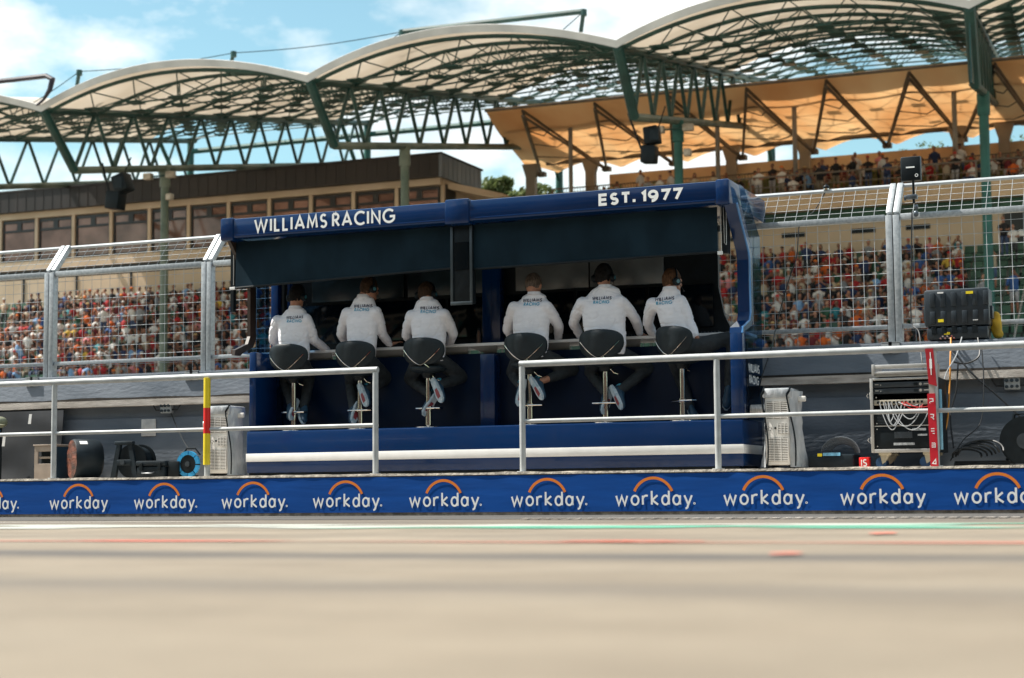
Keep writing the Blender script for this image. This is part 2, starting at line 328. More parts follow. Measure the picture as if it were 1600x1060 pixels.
# ------------------------------------------------------------------ ground, road markings, kerb
def sheet(name, x0, x1, y0, y1, z, mt, kind='structure'):
    o = MB().add([(x0, y0, z), (x1, y0, z), (x1, y1, z), (x0, y1, z)], [(0, 1, 2, 3)]).build(name, mt, smooth=0); return tag(o, kind=kind)
def ground_mat():
    M = bpy.data.materials.new('pit_lane_concrete'); M.use_nodes = True; t = M.node_tree; b = t.nodes['Principled BSDF']; l = t.links.new
    tc = N(t, 'ShaderNodeNewGeometry'); mp = N(t, 'ShaderNodeMapping'); mp.inputs['Scale'].default_value = (0.8, 1.5, 1)
    n1 = N(t, 'ShaderNodeTexNoise'); n1.inputs['Scale'].default_value = 1.2; n1.inputs['Detail'].default_value = 7; n1.inputs['Roughness'].default_value = .62
    r1 = N(t, 'ShaderNodeValToRGB'); e = r1.color_ramp.elements
    e[0].position = .30; e[0].color = (.172, .140, .102, 1); e[1].position = .72; e[1].color = (.246, .207, .155, 1)
    sep = N(t, 'ShaderNodeSeparateXYZ'); mpw = N(t, 'ShaderNodeMapping'); mpw.inputs['Scale'].default_value = (.16, .02, 1)
    n3 = N(t, 'ShaderNodeTexNoise'); n3.inputs['Scale'].default_value = 2.2; n3.inputs['Detail'].default_value = 3
    # rubber laid down along the lane: dark bands at fixed distances from the wall, broken up by noise
    wob = N(t, 'ShaderNodeMath', operation='MULTIPLY_ADD'); wob.inputs[1].default_value = .5; add = None
    l(tc.outputs['Position'], mp.inputs[0]); l(mp.outputs[0], n1.inputs['Vector']); l(n1.outputs[0], r1.inputs[0])
    l(tc.outputs['Position'], sep.inputs[0]); l(tc.outputs['Position'], mpw.inputs[0]); l(mpw.outputs[0], n3.inputs['Vector'])
    l(n3.outputs[0], wob.inputs[0]); l(sep.outputs[1], wob.inputs[2])
    rr = N(t, 'ShaderNodeValToRGB'); mr = N(t, 'ShaderNodeMapRange'); mr.inputs[1].default_value = 0; mr.inputs[2].default_value = 20
    l(wob.outputs[0], mr.inputs[0]); l(mr.outputs[0], rr.inputs[0])
    els = rr.color_ramp.elements; els[0].position = 0; els[0].color = (0, 0, 0, 1); els[1].position = 1; els[1].color = (.0, .0, .0, 1)
    for yy, v in ((3.2, 0), (3.75, .55), (4.2, 0), (5.1, .05), (5.62, 1.0), (6.1, .04), (7.6, .0), (8.2, .22), (8.8, 0), (11.3, 0.05), (11.9, .55), (16.0, .55)):
        q = els.new(yy / 20); q.color = (v, v, v, 1)
    n4 = N(t, 'ShaderNodeTexNoise'); n4.inputs['Scale'].default_value = .5; n4.inputs['Detail'].default_value = 5
    l(mp.outputs[0], n4.inputs['Vector'])
    mm = N(t, 'ShaderNodeMath', operation='MULTIPLY'); r4 = N(t, 'ShaderNodeMapRange'); r4.inputs[1].default_value = .3; r4.inputs[2].default_value = .6
    r4.inputs[3].default_value = .45; l(n4.outputs[0], r4.inputs[0]); l(rr.outputs[0], mm.inputs[0]); l(r4.outputs[0], mm.inputs[1])
    mx = N(t, 'ShaderNodeMix', data_type='RGBA'); mx.inputs[7].default_value = (.055, .052, .052, 1)
    n6 = N(t, 'ShaderNodeTexNoise'); n6.inputs['Scale'].default_value = 1.1; n6.inputs['Detail'].default_value = 6; n6.inputs['Roughness'].default_value = .7
    r6 = N(t, 'ShaderNodeMapRange'); r6.inputs[1].default_value = .3; r6.inputs[2].default_value = .7; r6.inputs[3].default_value = .80; r6.inputs[4].default_value = 1.16
    m6 = N(t, 'ShaderNodeMix', data_type='RGBA', blend_type='MULTIPLY'); m6.inputs[0].default_value = 1
    l(tc.outputs['Position'], n6.inputs['Vector']); l(n6.outputs[0], r6.inputs[0]); l(r1.outputs[0], m6.inputs[6]); l(r6.outputs[0], m6.inputs[7])
    mp7 = N(t, 'ShaderNodeMapping'); mp7.inputs['Scale'].default_value = (.05, 2.6, 1); n7 = N(t, 'ShaderNodeTexNoise'); n7.inputs['Scale'].default_value = 1.6; n7.inputs['Detail'].default_value = 5
    r7 = N(t, 'ShaderNodeMapRange'); r7.inputs[1].default_value = .60; r7.inputs[2].default_value = .80; r7.inputs[4].default_value = .40
    mx7 = N(t, 'ShaderNodeMath', operation='MAXIMUM'); l(tc.outputs['Position'], mp7.inputs[0]); l(mp7.outputs[0], n7.inputs['Vector']); l(n7.outputs[0], r7.inputs[0])
    l(mm.outputs[0], mx7.inputs[0]); l(r7.outputs[0], mx7.inputs[1])
    l(mx7.outputs[0], mx.inputs[0]); l(m6.outputs[2], mx.inputs[6]); l(mx.outputs[2], b.inputs['Base Color'])
    b.inputs['Roughness'].default_value = .85
    bn = N(t, 'ShaderNodeTexNoise'); bn.inputs['Scale'].default_value = 90; bp = N(t, 'ShaderNodeBump'); bp.inputs['Strength'].default_value = .35; bp.inputs['Distance'].default_value = .01
    l(tc.outputs['Position'], bn.inputs['Vector']); l(bn.outputs[0], bp.inputs['Height']); l(bp.outputs[0], b.inputs['Normal'])
    return M
sheet('pit_lane', -600, 600, -300, 1200, 0.0, ground_mat())
def paint_mat(name, ca, cb, ts, wear=.42, scale=(.5, 3, 1)):
    """Worn road paint in one or two alternating colours along the lane, with bare patches showing through."""
    M = bpy.data.materials.new(name); M.use_nodes = True; t = M.node_tree; b = t.nodes['Principled BSDF']; l = t.links.new
    g = N(t, 'ShaderNodeNewGeometry'); mp = N(t, 'ShaderNodeMapping'); mp.inputs['Scale'].default_value = scale
    n1 = N(t, 'ShaderNodeTexNoise'); n1.inputs['Scale'].default_value = ts; n1.inputs['Detail'].default_value = 2
    r1 = N(t, 'ShaderNodeValToRGB'); e = r1.color_ramp.elements; e[0].position = .455; e[0].color = (*ca, 1); e[1].position = .49; e[1].color = (*cb, 1)
    n2 = N(t, 'ShaderNodeTexNoise'); n2.inputs['Scale'].default_value = 2.0; n2.inputs['Detail'].default_value = 8
    r2 = N(t, 'ShaderNodeValToRGB'); q = r2.color_ramp.elements; q[0].position = wear - .06; q[0].color = (1, 1, 1, 1); q[1].position = wear + .06; q[1].color = (0, 0, 0, 1)
    tr = N(t, 'ShaderNodeBsdfTransparent'); ms = N(t, 'ShaderNodeMixShader')
    l(g.outputs['Position'], mp.inputs[0]); l(mp.outputs[0], n1.inputs['Vector']); l(mp.outputs[0], n2.inputs['Vector'])
    l(n1.outputs[0], r1.inputs[0]); l(n2.outputs[0], r2.inputs[0]); l(r1.outputs[0], b.inputs['Base Color']); b.inputs['Roughness'].default_value = .7
    l(r2.outputs[0], ms.inputs[0]); l(b.outputs[0], ms.inputs[1]); l(tr.outputs[0], ms.inputs[2]); l(ms.outputs[0], t.nodes['Material Output'].inputs[0])
    return M
sheet('road_marking', -45, 15, 9.6, 11.2, 0.004, paint_mat('green_white_paint', (.09, .32, .215), (.36, .37, .33), .42, .47, (.34, .55, 1)))
sheet('road_marking', -45, 15, 6.75, 6.98, 0.004, paint_mat('red_line_paint', (.36, .17, .12), (.50, .12, .08), .5, .47))
sheet('road_marking', -45, -7.4, 12.35, 12.52, 0.004, paint_mat('white_line_paint', (.42, .40, .36), (.46, .44, .4), .5, .36))
RP = paint_mat('red_patch_paint', (.60, .12, .07), (.52, .14, .10), .8, .44, (3, 6, 1))
for X, Y, a, b in ((-1.33, 5.50, .06, .10), (-1.54, 8.3, .07, .18), (-2.3, 6.86, .30, .10)):
    pts = [(X + a * math.cos(k * .5236) * random.uniform(.75, 1.15), Y + b * math.sin(k * .5236) * random.uniform(.75, 1.15), .008) for k in range(12)]
    tag(MB().add(pts, [tuple(range(12))]).build('road_marking', RP, smooth=0), kind='structure')
g = MB()
for k in range(120): g.box((-5.4 + k * .09, 13.25, .002), (-5.4 + k * .09 + .06, 13.42, .012))
tag(g.build('drain_grate', LEDGE, smooth=0), 'long pale slotted drain grate set in the tarmac before the blue board', 'drain grate')
sheet('asphalt_strip', -600, 600, 13.5, 16.2, 0.003, mat('dark_asphalt', (.050, .048, .046), .9, 0, .3, 3, bump=.4, bscale=60, c2=(.105, .098, .09), stretch=(.3, 2, 1)))

kb = MB()                                     # the raised kerb the pit stands are on, with a ragged lip
NX = 420
def lipz(i, a): return .432 + .010 * noise.noise(Vector((i * .23, a, 0))) + .006 * noise.noise(Vector((i * .9, a, 4)))
prof = [(16.215, .0), (16.215, .405), (16.19, .410), (16.195, None), (16.24, None), (17.75, .436)]
rings = []
for i in range(NX + 1):
    x = -40 + 55 * i / NX
    rings.append([Vector((x, y + (.008 * noise.noise(Vector((x * 9, y, 2))) if y < 16.25 else 0), (lipz(i, k * 1.7) if z is None else z))) for k, (y, z) in enumerate(prof)] + [Vector((x, 17.75, 0))])
kb.loft(rings)
tag(kb.build('kerb', KERB, smooth=60), kind='structure')

# advertising board
ad = MB(); ad.grid(160, 3, lambda u, v: Vector((-40 + 55 * u, 16.195 - .004 * noise.noise(Vector((u * 60, v * 3, 0))), .035 + .365 * v)), (0, .012, 0))
board = ad.build('advertising_board', BOARDB, smooth=60)
tag(board, 'long blue banner board with repeated white workday wordmarks along the kerb foot', 'advertising board')
lx = [(-18, 777), (122, 790), (256, 786), (395, 788), (540, 790), (693, 787), (855, 784), (1021, 783), (1193, 781), (1379, 779), (1560, 778), (1745, 775)]
for k, (cx, cy) in enumerate(lx):
    X = P(cx, 780, 16.18).x; s = .132; W = textw('workday', s, .33)
    o = Vector((X - W / 2, 16.1895, .100)); b = MB(); text(b, 'workday', o, XV, ZV, s, .148, .33)
    if k not in (1, 9): text(b, '®', o + Vector((W + .015, 0, 0)), XV, ZV, s, .05, .2)
    lg = b.build('logo', LETTER, board, smooth=0)
    b = MB(); ribbon(b, arc(0, 0, .205, .205, 22, 158, 20), .027, Vector((X - .005, 16.1892, .152)), XV, ZV, Vector((0, -1, 0)), 0)
    b.build('arc', ORANGE, lg, smooth=0)

# the pit garages across the lane: behind the camera, mirrored in the booth paint and closing off its sky
t = thing('pit_building', 'cream three storey pit garage building across the pit lane', 'building', (-8, -10, 0))
b = MB(); b.box((-70, -22, 0), (45, -6, 11.5)); b.build('wall', BEIGE, t, smooth=0); MB().box((-70, -22, 11.5), (45, -4.6, 11.9)).build('roof', STANDC, t, smooth=0); MB().box((-70, -6, 4.1), (45, -4.8, 4.35)).build('balcony', STANDC, t, smooth=0)
for k in range(18):
    X = -66 + k * 6.0; MB().box((X, -6.0, .02), (X + 4.6, -5.98, 3.4)).build('garage_door', [BLUEIN, DARK, mat('garage_red', (.30, .02, .02), .5, 0, .1, 3), mat('garage_grey', (.30, .31, .32), .5, 0, .1, 3), mat('garage_teal', (.03, .22, .24), .5, 0, .1, 3)][k * 7 % 5], t, smooth=0)
    for zz in (5.2, 8.6): f_ = MB().box((X, -5.995, zz), (X + 4.8, -5.97, zz + 2.0)).build('window', WFRAME, t, smooth=0); MB().box((X + .1, -5.972, zz + .1), (X + 4.7, -5.95, zz + 1.9)).build('pane', SCREEN, f_, smooth=0)

# ------------------------------------------------------------------ railings on the kerb edge
def railing(label, x0, x1, posts, close0, close1):
    t = thing('railing', label, 'railing', (x0, 16.35, .43), 'grey tube railings along the kerb edge'); Y = 16.35
    a = []
    for k in range(9): a.append((x0 + (x1 - x0) * k / 8, Y, 1.525))
    MB().tube(a, .033, 12).build('top_rail', RAILM, t)
    MB().tube([(p[0], p[1], .945) for p in a], .021, 10).build('lower_rail', RAILM, t)
    for X, style in posts:
        b = MB()
        if style == 's':
            b.tube([(X, Y, .43), (X, Y, .56)], .031, 12); b.build('post_foot', RAILM, t)
            b = MB()
            for k, (z0, z1) in enumerate(((.56, .90), (.90, 1.18), (1.18, 1.505))):
                b.m = k % 2; b.tube([(X, Y - .012, z0), (X, Y - .012, z1)], .038, 14)
            b.build('post', [YEL, RED], t)['label'] = 'post with a yellow and red striped sleeve'
        else:
            b.tube([(X, Y, .43), (X, Y, 1.50)], .031, 12); b.disc((X, Y, .43), ZV, .06, .012); b.build('post', RAILM, t)
    return t
railing('grey tube railing on the left, with one yellow and red striped post', -20, -8.262, [(-16.5, ''), (-14.4, ''), (-12.37, ''), (-10.34, 's'), (-8.29, '')], 0, 1)
railing('grey tube railing on the right, ending behind a red lettered post', -6.655, 6, [(-6.63, ''), (-4.597, ''), (-2.53, ''), (-.5, ''), (1.5, ''), (3.5, '')], 1, 0)

# red lettered board strapped to a rail post
t = thing('sign_post', 'narrow red board with white letters tied upright to the railing', 'sign board', (-2.54, 16.27, .43))
def sx_(z): return -2.557 + (1.50 - z) * .017
b = MB()
for z0, z1, ww in ((.43, 1.10, .072), ): b.prism([(sx_(z0) - ww / 2, 16.285, z0), (sx_(z0) + ww / 2, 16.285, z0), (sx_(z1) + ww / 2, 16.285, z1), (sx_(z1) - ww / 2, 16.285, z1)], (0, .02, 0))
b.build('lettered_board', CRIM if False else mat('bright_red_vinyl', (.55, .01, .025), .4, 0, .06, 9), t, smooth=0)
b = MB(); b.prism([(sx_(1.10) - .02, 16.30, 1.10), (sx_(1.10) + .03, 16.30, 1.10), (sx_(1.19) + .03, 16.30, 1.19), (sx_(1.19) - .02, 16.30, 1.19)], (0, .02, 0)); b.build('strap', ALU, t, smooth=0)
b = MB(); b.prism([(sx_(1.17) - .018, 16.283, 1.19), (sx_(1.17) + .055, 16.283, 1.165), (sx_(1.50) + .035, 16.283, 1.515), (sx_(1.50) - .036, 16.283, 1.515)], (0, .02, 0)); b.build('upper_board', CRIM, t, smooth=0)
b = MB()
for (z0, z1, hw) in ((1.27, 1.33, .004), (1.33, 1.42, .011), (1.42, 1.48, .004)): b.prism([(sx_(z0) - hw + .01, 16.281, z0), (sx_(z0) + hw + .01, 16.281, z0), (sx_(z1) + hw + .01, 16.281, z1), (sx_(z1) - hw + .01, 16.281, z1)], (0, .001, 0))
def st(pts, z): ribbon(b, pts, .008, Vector((sx_(z), 16.2815, z)), XV, ZV, Vector((0, -1, 0)), 0)
st([(-.018, .022), (.014, .022), (.016, -.002), (-.012, -.004)], 1.03); st([(-.014, -.02), (-.014, -.008)], 1.03)
st([(-.016, .024), (.014, .022), (.012, .0), (-.012, -.004)], .885); st([(.0, .0), (.016, -.024)], .885)
for d in (.022, 0, -.022): st([(-.016 if d > -.01 else -.002, d), (.016, d)], .755)
for d in (.02, .002, -.016): st([(-.016, d), (.016, d)], .625)
st([(.016, .024), (.016, -.02)], .622)
st([(.014, .022), (-.016, -.016), (.016, -.02), (.014, .022)], .475)
b.build('lettering', LETTER, t, smooth=0)

# ------------------------------------------------------------------ pit wall
t = thing('concrete_wall', 'long grey concrete pit wall with a pale ledge behind the kerb', 'wall', (-5, 18.0, 0)); wallt = t
MB().box((-40, 17.75, 0), (15, 18.35, 1.705), .012).build('wall_body', CONC, t, smooth=30)
b = MB(); b.grid(120, 1, lambda u, v: Vector((-40 + 55 * u, 17.61, 1.308 + .078 * v + .006 * noise.noise(Vector((u * 90, v, 0))))), (0, .14, 0)); b.build('ledge', LEDGE, t, smooth=30)
b = MB(); b.box((-40, 17.712, .43), (15, 17.75, 1.17), .01); b.build('lower_panel', CONC, t, smooth=30)
b = MB(); b.grid(200, 1, lambda u, v: Vector((-40 + 55 * u, 17.744, 1.388 + (.032 + .018 * noise.noise(Vector((u * 70, 0, 0)))) * v)), (0, .005, 0)); b.build('grime_line', mat('grime', (.03, .026, .022), .95, 0, .3, 12), t, smooth=0)
t2 = MB().box((-12.12, 17.694, .945), (-11.915, 17.711, 1.150), .012).build('cover_plate', mat('patch_white', (.42, .42, .42), .7, 0, .2, 9, c2=(.62, .60, .58)), None); tag(t2, 'small off-white square plate fixed to the pit wall', 'cover plate')

def junction(X, z, lab):
    t = thing('junction_box', lab, 'junction box', (X, 17.70, z), 'wall junction boxes')
    b = MB(); b.box((X - .075, 17.63, z - .06), (X + .075, 17.70, z + .075), .012); b.build('housing', GALV, t)
    b = MB()
    for dx in (-.05, 0, .05): b.disc((X + dx, 17.63, z + .03), (0, -1, 0), .018, .02, 10); b.disc((X + dx, 17.63, z - .03), (0, -1, 0), .016, .018, 10)
    b.build('knob', DARK, t)
    b = MB()
    for sg in (-1, 1): b.tube([(X + sg * .07, 17.66, z - .02), (X + sg * .15, 17.66, z - .02), (X + sg * .19, 17.66, z + .04), (X + sg * .195, 17.67, z + .11)], .009, 6)
    b.build('cable', CORDM, t)
junction(-11.736, 1.27, 'grey junction box with looped cables under the ledge, left of the blue booth')
junction(-1.98, 1.25, 'grey junction box under the ledge by the right edge')
tag(MB().tube([P(267, 645, 17.66), P(275, 665, 17.64), P(287, 690, 17.5), P(297, 706, 17.3)], .008, 6).build('cable', CORDM), 'thin black cable running from the wall box to the blue reel', 'cable')

# ------------------------------------------------------------------ debris fence on the wall
def fence(x0, x1, lab):
    t = thing('fence_panel', lab, 'fence', ((x0 + x1) / 2, 18.1, 1.7), 'welded mesh fence panels on the pit wall'); Y = 18.1; z0, z1 = 1.705, 3.06; Yt, zt = 18.41, 3.42
    for X in (x0 + .038, x1 - .038):
        b = MB(); b.box((X - .034, Y - .05, z0 - .0), (X + .034, Y + .05, z1), .006)
        d = Vector((0, Yt - Y, zt - z1)).normalized(); n = Vector((0, -d.z, d.y))
        b.obox((X, (Y + Yt) / 2, (z1 + zt) / 2 + .01), XV, d, n, (.03, .235, .035), .006)
        b.build('post', GALV, t, smooth=30)
        b = MB(); b.box((X - .055, 17.733, 1.60), (X + .055, 17.748, 1.70)); b.box((X - .055, 17.733, 1.7065), (X + .055, 18.10, 1.716)); b.build('base_plate', GALV, t, smooth=0)
    for (yy, zz, h) in ((Y, z1 - .02, .032), (Y, 1.90, .022)): MB().box((x0 + .08, yy - .03, zz - h), (x1 - .08, yy + .03, zz + h), .005).build('rail', GALV, t, smooth=30)
    MB().tube([(x0 + .04, Yt, zt), (x1 - .04, Yt, zt)], .022, 8).build('top_rail', mat('bright_tube', (.48, .51, .53), .4, .2, .1, 9), t)
    b = MB(); n = 16
    for k in range(1, n):
        X = x0 + .08 + (x1 - x0 - .16) * k / n; b.tube([(X, Y, z0 + .03), (X, Y, z1 - .03)], .0028, 4)
    for k in range(11): b.tube([(x0 + .07, Y + .007, 1.74 + k * .12), (x1 - .07, Y + .007, 1.74 + k * .12)], .0028, 4)
    b.build('wire_mesh', WIRE, t)
    b = MB()
    for k in range(1, n):
        X = x0 + .08 + (x1 - x0 - .16) * k / n; b.tube([(X, Y, z1), (X, Yt, zt)], .0028, 4)
    for k in range(1, 5): f = k / 5; b.tube([(x0 + .07, Y + .31 * f + .007, z1 + .36 * f), (x1 - .07, Y + .31 * f + .007, z1 + .36 * f)], .0028, 4)
    b.build('overhang_mesh', WIRE, t)
fx = [-18.1, -15.95, -13.77, -11.45, -9.38, -7.30, -5.23, -3.17, -1.05, 1.1]
fl = ['far left mesh fence panel, mostly out of frame', 'leftmost mesh fence panel, cut by the picture edge', 'mesh fence panel left of the booth, above the striped post',
      'mesh fence panel behind the left end of the booth', 'mesh fence panel hidden behind the booth screens, left of centre', 'mesh fence panel hidden behind the booth, right of centre',
      'mesh fence panel just right of the booth, under the standing crowd', 'mesh fence panel behind the big black case', 'far right mesh fence panel, out of frame']
for k in range(len(fx) - 1): fence(fx[k], fx[k + 1], fl[k])

# ------------------------------------------------------------------ the pit stand (booth)
XL, XR = -10.2, -4.49
t = thing('pit_stand', 'dark blue pit wall booth with roof, blinds and a long counter', 'pit stand', (-7.4, 17.3, .45)); booth = t
b = MB(); b.box((XL, 16.93, .47), (XR - .01, 17.70, .936), .016); base = b.build('base', BLUE, t, smooth=30)
b = MB(); b.box((XL + .02, 16.96, .44), (XR - .06, 17.68, .47)); b.build('plinth', BLACK, base, smooth=0)
b = MB(); b.box((XL - .003, 16.926, .597), (XR - .007, 17.68, .688), .004); b.build('stripe', WHITE, base, smooth=30)
b = MB(); b.box((XL + .1, 17.58, .936), (XR - .12, 17.60, 1.76)); b.build('front_panel', BLUEIN, t, smooth=0)
# left end wall and right bottom corner
b = MB(); b.box((XL, 16.98, .936), (XL + .09, 17.70, 1.83), .015); b.build('end_panel', BLUE, t, smooth=30)
b = MB(); b.box((-7.55, 17.40, .936), (-7.38, 17.62, 1.735), .008); b.build('counter_leg', BLUE, t, smooth=30)
b = MB(); b.box((-7.72, 17.86, 1.85), (-7.50, 17.98, 3.1), .01); b.box((-7.615, 17.855, 1.85), (-7.605, 17.87, 3.1)); b.build('column', BLUE, t, smooth=30)
# counter
b = MB(); b.box((XL + .12, 17.50, 1.835), (XR - .12, 18.0, 1.868), .006); ct = b.build('counter', WHITE, t, smooth=30)
b = MB()
for x0, x1 in ((-10.0, -9.45), (-9.25, -8.55), (-8.30, -7.75), (-7.74, -7.40), (-7.2, -6.55), (-6.35, -5.75), (-5.5, -4.75)):
    b.prism([(x0, 17.515, 1.834), (x1, 17.515, 1.834), (x1 - .06, 17.66, 1.765), (x0 + .14, 17.66, 1.765)], (0, .02, 0))
b.build('underside_panel', mat('counter_grey', (.42, .42, .40), .5, 0, .06, 5), ct, smooth=0)
b = MB(); b.tube([(XL + .15, 17.60, 1.748), (XR - .2, 17.60, 1.748)], .010, 6); b.build('light_strip', mat('pale_trim', (.62, .64, .66), .4, 0, .05, 9), ct)
# roof
def rbox(x0, x1, z0, z1, y0=16.80, y1=18.25, bv=.020):
    return MB().box((x0, y0, z0), (x1, y1, z1), bv)
roof = rbox(-10.46, -4.60, 3.105, 3.330).build('roof', BLUE, t, smooth=30)
rbox(-10.47, -10.30, 3.085, 3.343, 16.785).build('end_cap', BLUE, roof, smooth=30)
rbox(-7.685, -7.40, 3.083, 3.352, 16.780).build('joint_cap', BLUE, roof, smooth=30)
rbox(-4.70, -4.555, 3.083, 3.343, 16.785).build('end_cap', BLUE, roof, smooth=30)
b = MB(); b.tube([(-10.29, 16.801, 3.135), (-7.69, 16.801, 3.135)], .008, 6); b.tube([(-7.39, 16.801, 3.135), (-4.71, 16.801, 3.135)], .008, 6); b.build('trim', BLUE, roof)
b = MB(); s = .135; text(b, 'WILLIAMS', Vector((-10.02, 16.797, 3.160)), XV, ZV, s, .195, .36); w1 = textw('WILLIAMS', s, .36)
text(b, 'RACING', Vector((-10.02 + w1 + .085, 16.797, 3.160)), XV, ZV, s, .195, .36); b.build('lettering', LETTER, roof, smooth=0)
b = MB(); s = .098; text(b, 'EST.', Vector((-5.93, 16.797, 3.176)), XV, ZV, s, .31, .50, 1.36); w1 = textw('EST.', s, .50, 1.36)
text(b, '1977', Vector((-5.93 + w1 + .08, 16.797, 3.176)), XV, ZV, s, .31, .50, 1.36); b.build('lettering', LETTER, roof, smooth=0)
# blinds
def blind(x0, x1, zb0, zb1):
    b = MB(); b.grid(60, 14, lambda u, v: Vector((x0 + (x1 - x0) * u, 16.955 - .012 * (1 - v) - .003 * math.sin(u * 11 + 3 * v) * (1 - v) + .006 * noise.noise(Vector((u * 9, v * 2, x0))), (zb0 + (zb1 - zb0) * u) * (1 - v) + 3.09 * v)), (0, .004, 0))
    bl = b.build('blind', BLIND, t, smooth=60)
    b = MB(); b.tube([(x0 - .01, 16.945, zb0 + .008), (x1 + .01, 16.945, zb1 + .008)], .013, 8); b.build('bottom_bar', BLACK, bl)
    return bl
bl = blind(-10.36, -7.67, 2.555, 2.625); MB().box((-10.43, 16.93, 2.545), (-10.36, 16.96, 2.575), .004).build('bar_end', WHITE, bl, smooth=0)
bl = blind(-7.44, -4.73, 2.600, 2.622); MB().box((-4.73, 16.93, 2.600), (-4.68, 16.96, 2.636), .004).build('bar_end', WHITE, bl, smooth=0)
b = MB()
for X in (-10.40, -4.70): b.tube([(X, 16.97, 3.09), (X, 16.97, 2.6)], .006, 6); b.tube([(X + .03, 16.97, 3.09), (X + .035, 16.97, 2.72), (X + .055, 16.97, 2.70), (X + .06, 16.97, 3.09)], .003, 5)
b.build('guide_wire', ALU, t)
MB().box((-4.70, 17.00, 2.62), (-4.64, 17.1, 3.09)).build('blind_guide', BLACK, t, smooth=0); MB().box((-10.46, 17.0, 2.3), (-10.42, 17.06, 3.09)).build('blind_guide', BLACK, t, smooth=0)
# hanging black bracket in the middle
b = MB(); b.box((-7.655, 16.90, 2.24), (-7.42, 17.02, 3.09), .01); hb = b.build('hanging_bracket', BLACK, t, smooth=30)
b = MB(); b.box((-7.665, 16.885, 2.23), (-7.635, 16.90, 3.07), .004); b.box((-7.44, 16.885, 2.23), (-7.41, 16.90, 3.07), .004); b.box((-7.665, 16.882, 2.225), (-7.41, 16.895, 2.262), .004); b.build('edge_frame', mat('dark_grey_metal', (.055, .07, .08), .35, .4, .1, 9), hb, smooth=30)
MB().box((-7.62, 16.888, 2.60), (-7.455, 16.9, 2.9)).build('screen', SCREEN, hb, smooth=0)
# back wall of screens
b = MB(); b.add([(-10.40, 18.02, 1.87), (-4.86, 18.02, 1.87), (-4.98, 18.02, 2.2), (-5.03, 18.02, 2.5), (-5.03, 18.02, 3.1), (-10.40, 18.02, 3.1)], [(0, 1, 2, 3, 4, 5)])
b = MB().prism([(-10.42, 18.02, 1.87), (-4.86, 18.02, 1.87), (-4.97, 18.02, 2.1), (-5.03, 18.02, 2.4), (-5.03, 18.02, 3.1), (-10.42, 18.02, 3.1)], (0, .05, 0)); back = b.build('screen_wall', BLACK, t, smooth=0)
for x0, x1 in ((-10.3, -9.3), (-9.25, -8.25), (-8.2, -7.75), (-7.48, -6.68), (-6.63, -5.85), (-5.80, -5.08)):
    MB().box((x0, 17.985, 1.98), (x1, 18.018, 2.44), .006).build('screen', SCREEN, back, smooth=30)
for x0, x1, q in ((-9.95, -8.75, PANELG), (-8.7, -7.76, PANELG), (-7.36, -6.49, PANELG), (-6.475, -5.63, PANELG)):
    MB().box((x0, 17.975, 2.475), (x1, 18.018, 2.83), .006).build('upper_screen', mat('upper_screen_reflection', (.14, .15, .15), .22, 0, .4, 1.1) if x0 > -7.5 else mat('upper_screen_dark', (.022, .036, .044), .2, 0, .6, 1.1, spec=.3), back, smooth=30)  # right-hand screens: pale reflection painted into the base grey
# keyboards
for X in (-9.7, -8.9, -8.2, -6.9, -6.0, -5.15):
    b = MB()
    b.box((X - .22, 17.70, 1.868), (X + .22, 17.84, 1.89), .004)
    for k in range(11):
        for j in range(3): b.box((X - .2 + k * .037, 17.705 + j * .045, 1.888), (X - .2 + k * .037 + .026, 17.705 + j * .045 + .03, 1.905), .0)
    for k in range(5): b.disc((X - .25 + k * .125, 17.89, 1.868), ZV, .014, .05, 8)
    b.build('button_panel', DARK, t, smooth=30)
# end frames (C shape) and tinted sides
for X0, X1, sg in ((-4.62, -4.49, 1), (XL - .20, XL - .16, -1)):
    o = [(16.82, 3.09), (17.24, 2.66), (17.27, 2.58), (17.27, 2.04), (17.22, 1.95), (16.95, 1.86), (16.935, 1.80)]
    i = [(17.06, 1.80), (17.10, 1.83), (17.34, 1.92), (17.40, 2.02), (17.40, 2.62), (17.36, 2.72), (17.0, 3.09)]
    b = MB(); poly = [(X0, y, z) for y, z in o + i]
    n = len(o); vs = []; fs = []
    for x in (X0, X1):
        for k in range(n): vs.append((x, *o[k])); vs.append((x, *i[n - 1 - k]))
    for k in range(n - 1):
        a = 2 * k; B = 2 * n
        fs += [(a, a + 2, a + 3, a + 1), (B + a, B + a + 1, B + a + 3, B + a + 2), (a, B + a, B + a + 2, a + 2), (a + 1, a + 3, B + a + 3, B + a + 1)]
    fs += [(0, 1, 2 * n + 1, 2 * n), (2 * n - 2, 4 * n - 2, 4 * n - 1, 2 * n - 1)]
    b.add(vs, fs)
    fr = b.build('side_frame', BLUE if sg > 0 else mat('brown_black_frame', (.035, .022, .016), .4, 0, .2, 6), t, smooth=20)
    if sg < 0: continue
    e = MB(); xx = X1
    e.tube([(xx, y + .006, z) for y, z in o], .011, 6); e.build('edge_highlight', mat('edge_highlight_blue', (.06, .22, .50), .25, 0, .1, 5, coat=.5), fr)  # highlight on the frame edge, painted as a lighter blue strip
b = MB(); b.box((XR - .13, 16.935, .936), (XR, 17.06, 1.81), .012); b.build('corner_post', BLUE, t, smooth=30)
xg = XR - .004
b = MB(); b.prism([(xg, 17.06, .95), (xg, 17.06, 1.83), (xg, 17.41, 1.93), (xg, 17.41, 2.64), (xg, 17.02, 3.085), (xg, 16.93, 3.30), (xg, 17.10, 3.30), (xg, 17.72, 2.86), (xg, 17.72, .95)], (.006, 0, 0)); gp = b.build('side_glass', TEALSH, t, smooth=0)
